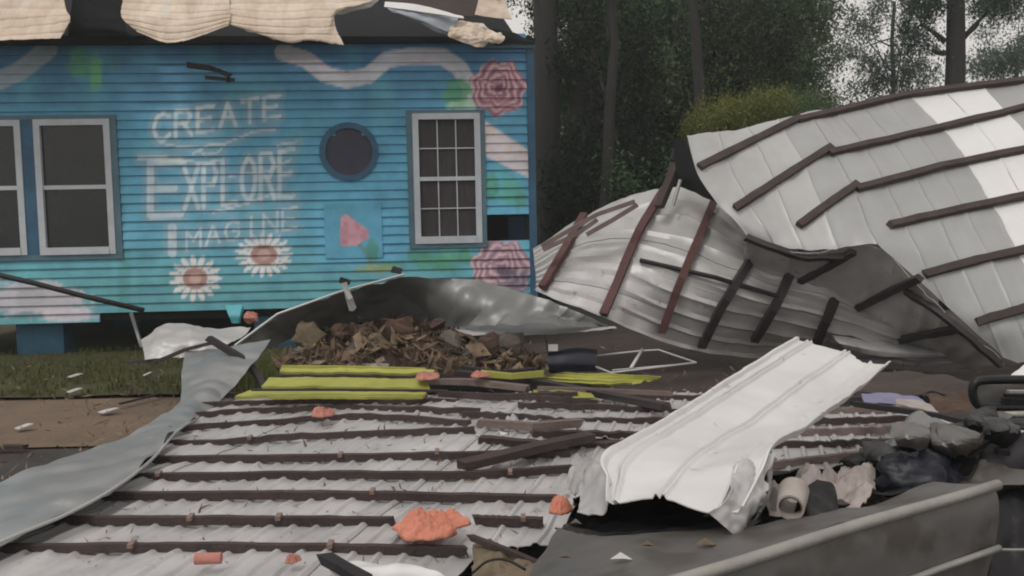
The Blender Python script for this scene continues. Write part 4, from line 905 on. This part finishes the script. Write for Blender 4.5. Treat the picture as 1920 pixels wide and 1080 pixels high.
for k in range(16):
    x = random.uniform(1590, 1880); y = 925-(x-1590)*.28+random.uniform(-75, -8); Yk = 3.15+random.uniform(-.1,.35); w1 = random.uniform(18, 50); h1 = random.uniform(8, 24); a1 = random.uniform(-14, 14)
    pc([[(x-w1,y-h1+a1,Yk),(x,y-h1*1.3,Yk+.05),(x+w1,y-h1-a1,Yk)], [(x-w1*.8,y,Yk-.08),(x,y+random.uniform(-5,5),Yk-.12),(x+w1*.9,y,Yk-.05)], [(x-w1*.6,y+h1+a1,Yk-.05),(x,y+h1*.8,Yk-.08),(x+w1*.5,y+h1-a1,Yk)]], M[random.choice(['carblack','carblack','carblack','carpaint'])], 'torn_piece', car, nu=16, nv=12, crum=.010, crs=12, crease=.02, rag=.05)
# door/window frame at the right
fr = [(1960,712),(1880,712),(1838,714),(1826,722),(1824,740),(1832,758),(1850,764),(1900,764),(1960,764)]
b = MB(); b.tube(sub([P(x, y, 3.9) for x, y in fr], 40), .020, 8); b.build('window_frame', M['carblack'], car, True)
b = MB(); b.bar([P(1890,738,3.95), P(1980,738,3.95)], .03, .03); b.build('chrome_strip', M['galv'], car)
pc([[(1832,722,4.0),(1880,722,4.0),(1960,722,4.0)], [(1832,758,4.0),(1880,758,4.0),(1960,758,4.0)]], M['carpaint'], 'door_glass', car, crum=.005)
b = MB(); b.bar([P(1884,747,3.93), P(1980,747,3.93)], .03, .045); b.bar([P(1880,752,3.9), P(1980,756,3.9)], .03, .03); b.build('seal', M['carblack'], car)
b = MB(); b.tube([P(1876,778,3.6), P(1920,777,3.6), P(1980,779,3.6)], .014, 8); b.build('chrome_strip', M['alu'], car, True)
pc([[(1850,782,3.7),(1900,782,3.7),(1990,782,3.7)], [(1850,806,3.5),(1900,802,3.5),(1990,802,3.5)]], M['carblack'], 'grille', car, crum=.01)
b = MB(); b.tube(sub([P(1850,815,3.45), P(1875,810,3.4), P(1905,810,3.4), P(1935,816,3.4)], 16), .011, 8); b.build('chrome_strip', M['chrome'], car, True)
pc([[(1830,770,3.6),(1870,772,3.6),(1905,778,3.6)], [(1790,815,3.45),(1830,815,3.45),(1865,810,3.45)], [(1760,860,3.3),(1785,862,3.3),(1800,850,3.3)]], M['carpaint'], 'bent_wing', car, crum=.02)
b = MB(); b.tube(sub([P(1780,868,3.25), P(1810,850,3.2), P(1850,824,3.2), P(1880,815,3.25)], 14), .018, 8); b.build('wing_edge', M['carblack'], car, True)
pc([[(1850,825,3.5),(1900,820,3.5),(1990,820,3.5)], [(1800,880,3.2),(1870,860,3.2),(1990,850,3.2)], [(1800,900,3.1),(1868,908,3.1),(1990,910,3.1)]], M['carpaint'], 'bumper', car, crum=.02)
pc([[(1800,840,3.3),(1850,828,3.35),(1880,822,3.4)], [(1770,880,3.15),(1810,868,3.2),(1845,850,3.25)], [(1770,898,3.1),(1800,890,3.1),(1830,870,3.15)]], M['carblack'], 'wheel_arch_liner', car, crum=.03)
b = MB(); b.bar([P(1868,846,3.1), P(1890,848,3.1)], .03, .02); b.build('bracket', M['carblack'], car)
o = pc([[(1895,700,4.6),(1930,680,4.6)], [(1898,712,4.5),(1950,700,4.5)]], M['roof_white'], 'white_scrap', None, nu=10, nv=6, crum=.02); tag(o, 'white curved scrap at the right edge above the black window frame', 'scrap')
# pale wrap, tube, bag, bent metal near the car
o = pc([[(1560,895,3.25),(1600,885,3.3),(1645,880,3.35)], [(1450,905,3.0),(1560,915,3.05),(1640,905,3.1)], [(1445,945,2.85),(1550,945,2.85),(1640,935,2.9)], [(1440,985,2.72),(1560,978,2.72),(1620,955,2.8)]], M['plastic'], 'crumpled_wrap', None, nu=60, nv=50, crum=.06, crs=9); tag(o, 'crumpled pale wrapping between the white sheet and the car edge', 'wrapping')
t = empty('cardboard_tube', P(1490,950,2.6), 'open pale tube with brown inside facing us beside the white sheet', 'tube')
def cyl(c, ax, r0, r1, L_, m, name, parent, seg=26, wall=.006):
    ax = Vector(ax).normalized(); a = ax.cross(Vector((0,0,1))).normalized(); d = ax.cross(a); V = []; Fc = []
    for k in range(seg):
        t_ = 2*math.pi*k/seg; e = a*math.cos(t_)+d*math.sin(t_)
        for r, l in ((r0, 0), (r1, L_), (r1-wall, L_), (r0-wall, 0)): V.append(Vector(c)+e*r+ax*l)
    for k in range(seg):
        n = (k+1) % seg
        for j in range(4): Fc.append((4*k+j, 4*k+(j+1) % 4, 4*n+(j+1) % 4, 4*n+j))
    return mesh(name, V, Fc, m, parent, False)
cyl(P(1482,952,2.56), (.35,.85,.12), .040, .046, .12, M['plastic'], 'tube_wall', t)
cyl(P(1482,952,2.58), (.35,.85,.12), .036, .040, .11, M['card'], 'lining', t)
o = pc([[(1530,900,2.7),(1560,915,2.7),(1575,960,2.65)], [(1500,930,2.65),(1530,950,2.6),(1548,975,2.6)], [(1480,1000,2.55),(1510,998,2.5),(1545,982,2.5)]], M['carblack'], 'black_flap', None, crum=.02); tag(o, 'black flap curling beside the open pale tube', 'flap')
o = rock('dark_bag', P(1720,890,3.15), 1, M['navy'], (.15,.12,.085), 5, sub_=3); tag(o, 'shiny dark navy bag between the bent grey metal and the car edge', 'bag')
o = pc([[(1675,800,3.7),(1720,788,3.7),(1775,800,3.75)], [(1665,830,3.5),(1720,815,3.45),(1790,822,3.55)], [(1655,862,3.4),(1715,868,3.3),(1780,858,3.35)]], M['galv_dark'], 'bent_metal', None, nu=30, nv=24, crum=.05, crs=6); tag(o, 'bent dark grey metal piece above the navy bag', 'metal scrap')
o = pc([[(1720,785,3.9),(1765,785,3.9),(1795,792,3.9)], [(1735,800,3.75),(1765,808,3.7),(1780,815,3.7)], [(1760,830,3.6),(1768,838,3.6),(1775,838,3.6)]], M['galv'], 'bent_metal', None, crum=.04); tag(o, 'lighter grey bent scrap with a pointed end above the dark one', 'metal scrap')
o = pc([[(1615,738,5.3),(1670,736,5.3),(1720,745,5.3)], [(1620,755,5.1),(1680,758,5.1),(1760,772,5.0)]], M['lav'], 'lavender_board', None, crum=.015); tag(o, 'lavender board lying right of the white sheet', 'board')
o = pc([[(1680,748,5.1),(1720,750,5.1),(1745,758,5.1)], [(1680,758,4.95),(1725,766,4.95),(1762,776,4.9)]], M['plastic'], 'pale_board', None, crum=.01); tag(o, 'pale board overlapping the lavender one', 'board')
loose('dark_lath', [(1600,757),(1680,768),(1760,780),(1850,800)], [5.1,4.9,4.7,4.4], .03, .03, M['black'], 'thin black lath running below the lavender board to the car', 'timber')
o = pc([[(1740,735,5.4),(1800,735,5.4),(1830,745,5.3)], [(1750,765,5.0),(1800,770,5.0),(1825,780,4.9)]], M['rub2'], 'brown_cloth', None, crum=.05, crs=7); tag(o, 'brownish cloth heap next to the black window frame', 'cloth')
tears([[(1560,690,7.0),(1700,700,7.0),(1900,715,6.5)], [(1560,735,6.0),(1700,742,6.0),(1830,745,5.6)]], M['muddy'], name='dark_tarpaulin', parent=None, crum=.05); tag(COL.objects[-1] if False else bpy.data.objects['dark_tarpaulin'], 'dark muddy tarpaulin spread behind the lavender board', 'tarpaulin')
# ------------------------------------------------------------------ orange and pink cloths, small scraps
def cloth(px, py, z, rx, ry, m, lab, cat='cloth', name='orange_cloth', seed=1, hh=.05):
    c = G(px, py, z); V = []; Fc = []; n = 40; k = (c.y)/F; rx *= k; ry = rx*ry
    for j in range(n+1):
        for i in range(n+1):
            a = i/n*2-1; b = j/n*2-1; ex = 1+.45*noise.noise(Vector((math.cos(math.atan2(b, a))*1.6, math.sin(math.atan2(b, a))*1.6, seed)))
            x = a*math.sqrt(max(0, 1-b*b/2))*rx*ex; y = b*math.sqrt(max(0, 1-a*a/2))*ry*ex; e = max(abs(a), abs(b))
            w_ = noise.noise(Vector((a*1.6, b*1.6, seed)))*1.6; w2 = noise.noise(Vector((b*1.9, a*1.7, seed+3)))*1.4
            rg = max(0, 1-abs(noise.noise(Vector((a*2.3+w_, b*2.3+w2, seed+9))))*4.5); r2 = max(0, 1-abs(noise.noise(Vector((a*4.5+w2, b*4.5, seed+19))))*4)
            h = hh*((1-e**2)**.6)*(.42+.42*rg+.22*r2+.25*w_)
            V.append(Vector((c.x+x, c.y+y, c.z+h)))
    for j in range(n):
        for i in range(n):
            q = j*(n+1)+i; Fc.append((q, q+1, q+n+2, q+n+1))
    o = mesh(name, V, Fc, m, None, True)
    md = o.modifiers.new('thick', 'SOLIDIFY'); md.thickness = .004
    return tag(o, lab, cat)
cloth(805,990,.31,66,1.0,M['orange'],'large orange cloth crumpled on the foreground roof', seed=2, hh=.075)
cloth(1050,958,.34,24,1.0,M['orange'],'small orange cloth at the end of a purlin near the white sheet', seed=5, hh=.07)
cloth(606,778,.33,20,1.1,M['pink'],'pink orange wad on the back purlins left of centre', name='pink_wad', seed=7, hh=.06)
cloth(800,708,.46,26,1.0,M['pink'],'pink orange wad at the right end of the long yellow sheet', name='pink_wad', seed=8, hh=.05)
cloth(898,706,.42,16,1.0,M['pink'],'small pink wad between the yellow sheets', name='pink_wad', seed=9, hh=.05)
cyl(G(366,1048,.32), (1,.05,0), .022, .022, .10, M['pink'], 'pink_tube', None, wall=.02); tag(bpy.data.objects['pink_tube'], 'short pink roll lying on the nearest purlin', 'roll')
cloth(548,1052,.31,14,1.0,M['pink'],'pink shred on the nearest purlin right of the pink roll', name='pink_wad', seed=11, hh=.03)
cloth(945,822,.33,24,.8,M['cyan'] if False else M['roof_white'],'white rag between the purlins near the middle', name='white_rag', seed=12, hh=.04)
cloth(960,792,.36,14,1.5,M['galv_pale'],'grey rag behind the white rag', name='grey_rag', seed=13, hh=.05)
# cyan and brown things by the house
o = pc([[(422,572,9.6),(455,572,9.6)], [(428,590,9.5),(450,590,9.5)], [(434,606,9.5),(448,606,9.5)]], M['cyan'], 'cyan_cup', None, nu=10, nv=10, crum=.01, th=.06); tag(o, 'cyan plastic scrap below the house wall by the dark sheet', 'scrap')
tag(rock('pink_lump', P(470,595,9.4), 1, M['pink'], (.1,.08,.07), 3), 'dull pink lump beside the cyan scrap', 'scrap')
b = MB(); b.tube([P(-80,498,9.2), P(60,530,9.3), P(160,556,9.4), P(270,582,9.5)], .028, 8); tag(b.build('fallen_pole', M['black'], None, True), 'thin black pole slanting down in front of the left wall', 'pole')
b = MB(); b.tube([P(246,588,9.8), P(256,620,9.6), P(266,652,9.4)], .022, 6); tag(b.build('thin_post', M['galv_dark'], None, True), 'thin grey post leaning by the crumpled pale sheet', 'post')
# lawn and path scraps
for (x, y, w, lab) in ((42,802,16,'white scrap on the sandy path at the left'), (138,706,18,'pale scrap on the lawn below the blue pier'), (137,734,16,'second pale scrap nearer the path on the lawn'), (275,703,10,'small white scrap on the lawn by the twisted strip'), (200,772,20,'faint pale chip lying at the lawn edge of the path')):
    c = G(x, y, .07 if y < 748 else .03); V = [c+Vector((-w*.004,0,0)), c+Vector((0,-.05,.004)), c+Vector((w*.005,.02,.03)), c+Vector((.0,.07,.02))]; V += [v-Vector((0,0,.008)) for v in V]
    tag(mesh('paper_scrap', V, [(0,1,2,3),(7,6,5,4),(0,4,5,1),(1,5,6,2),(2,6,7,3),(3,7,4,0)], M['tag']), lab, 'scrap', 'pale scraps on the ground')
lumber([(215,838),(300,836),(338,832)], .03, .05, M['wood_pale'], 'pale slat lying at the edge of the path', 'slat_scrap', h=.03, cat='scrap')
lumber([(-40,839),(20,838),(50,838)], .03, .05, M['wood'], 'dark brown slat at the left end of the path edge', 'slat_scrap', h=.03, cat='scrap')
lumber([(225,757),(270,746),(300,738)], .05, .03, M['wood_dark'], 'dark twig lying where lawn meets path', 'twig', h=.015)
# leaves on the bonnet
for i, (x, y, s, m) in enumerate(((1165,1055,22,'tag'), (1215,1030,14,'rub1'), (1325,1028,24,'rub1'), (1080,988,12,'rub3'), (1060,1052,14,'rub3'), (1330,975,14,'leafM'))):
    c = G(x, y, .70); k = c.y/F*s; V = [c+Vector((-k,0,.01)), c+Vector((0,-k*.6,.018)), c+Vector((k,0,.008)), c+Vector((0,k*.6,.022))]
    tag(mesh('fallen_leaf', V, [(0,1,2,3)], M[m]), ['pale leaf nearest us on the car bonnet','thin tan leaf in the middle of the car bonnet','large tan leaf on the right of the car bonnet','grey leaf at the far left edge of the car bonnet','grey chip at the near left of the car bonnet','green leaf under the white sheet end'][i], 'leaf', 'leaves on the car')
# beige junk and wires at the lower middle
o = tears([[(885,1010,3.6),(950,1030,3.5),(1030,1050,3.3)], [(885,1060,3.4),(940,1060,3.35),(1000,1075,3.2)], [(880,1110,3.2),(940,1110,3.2),(1000,1110,3.1)]], M['rub1'], name='beige_debris', parent=None, crum=.05, crs=8); tag(o, 'beige debris below the end of the flattened roof', 'debris')
b = MB(); b.tube(sub([P(885,1075,3.1), P(915,1052,3.1), P(950,1050,3.1), P(985,1068,3.05)], 16), .005, 6); tag(b.build('dark_wire', M['black'], None, True), 'thin dark wire loop over the beige debris', 'wire')
loose('dark_lath', [(880,1006),(950,1032),(1020,1062)], [3.55,3.45,3.3], .025, .02, M['wood'], 'thin lath slanting beside the beige debris', 'timber')
o = tears([[(610,1046,3.1),(640,1050,3.1),(700,1052,3.1)], [(620,1070,3.0),(680,1064,2.95),(800,1062,2.95)], [(660,1100,2.9),(720,1100,2.9),(860,1100,2.9)]], M['roof_white'], name='white_flap', parent=None, crum=.03); tag(o, 'white torn flap at the bottom edge of the picture', 'metal scrap')
loose('black_lath', [(610,1046),(640,1062),(690,1092)], [3.05,2.95,2.85], .05, .03, M['black'], 'black strip beside the white torn flap', 'metal scrap')
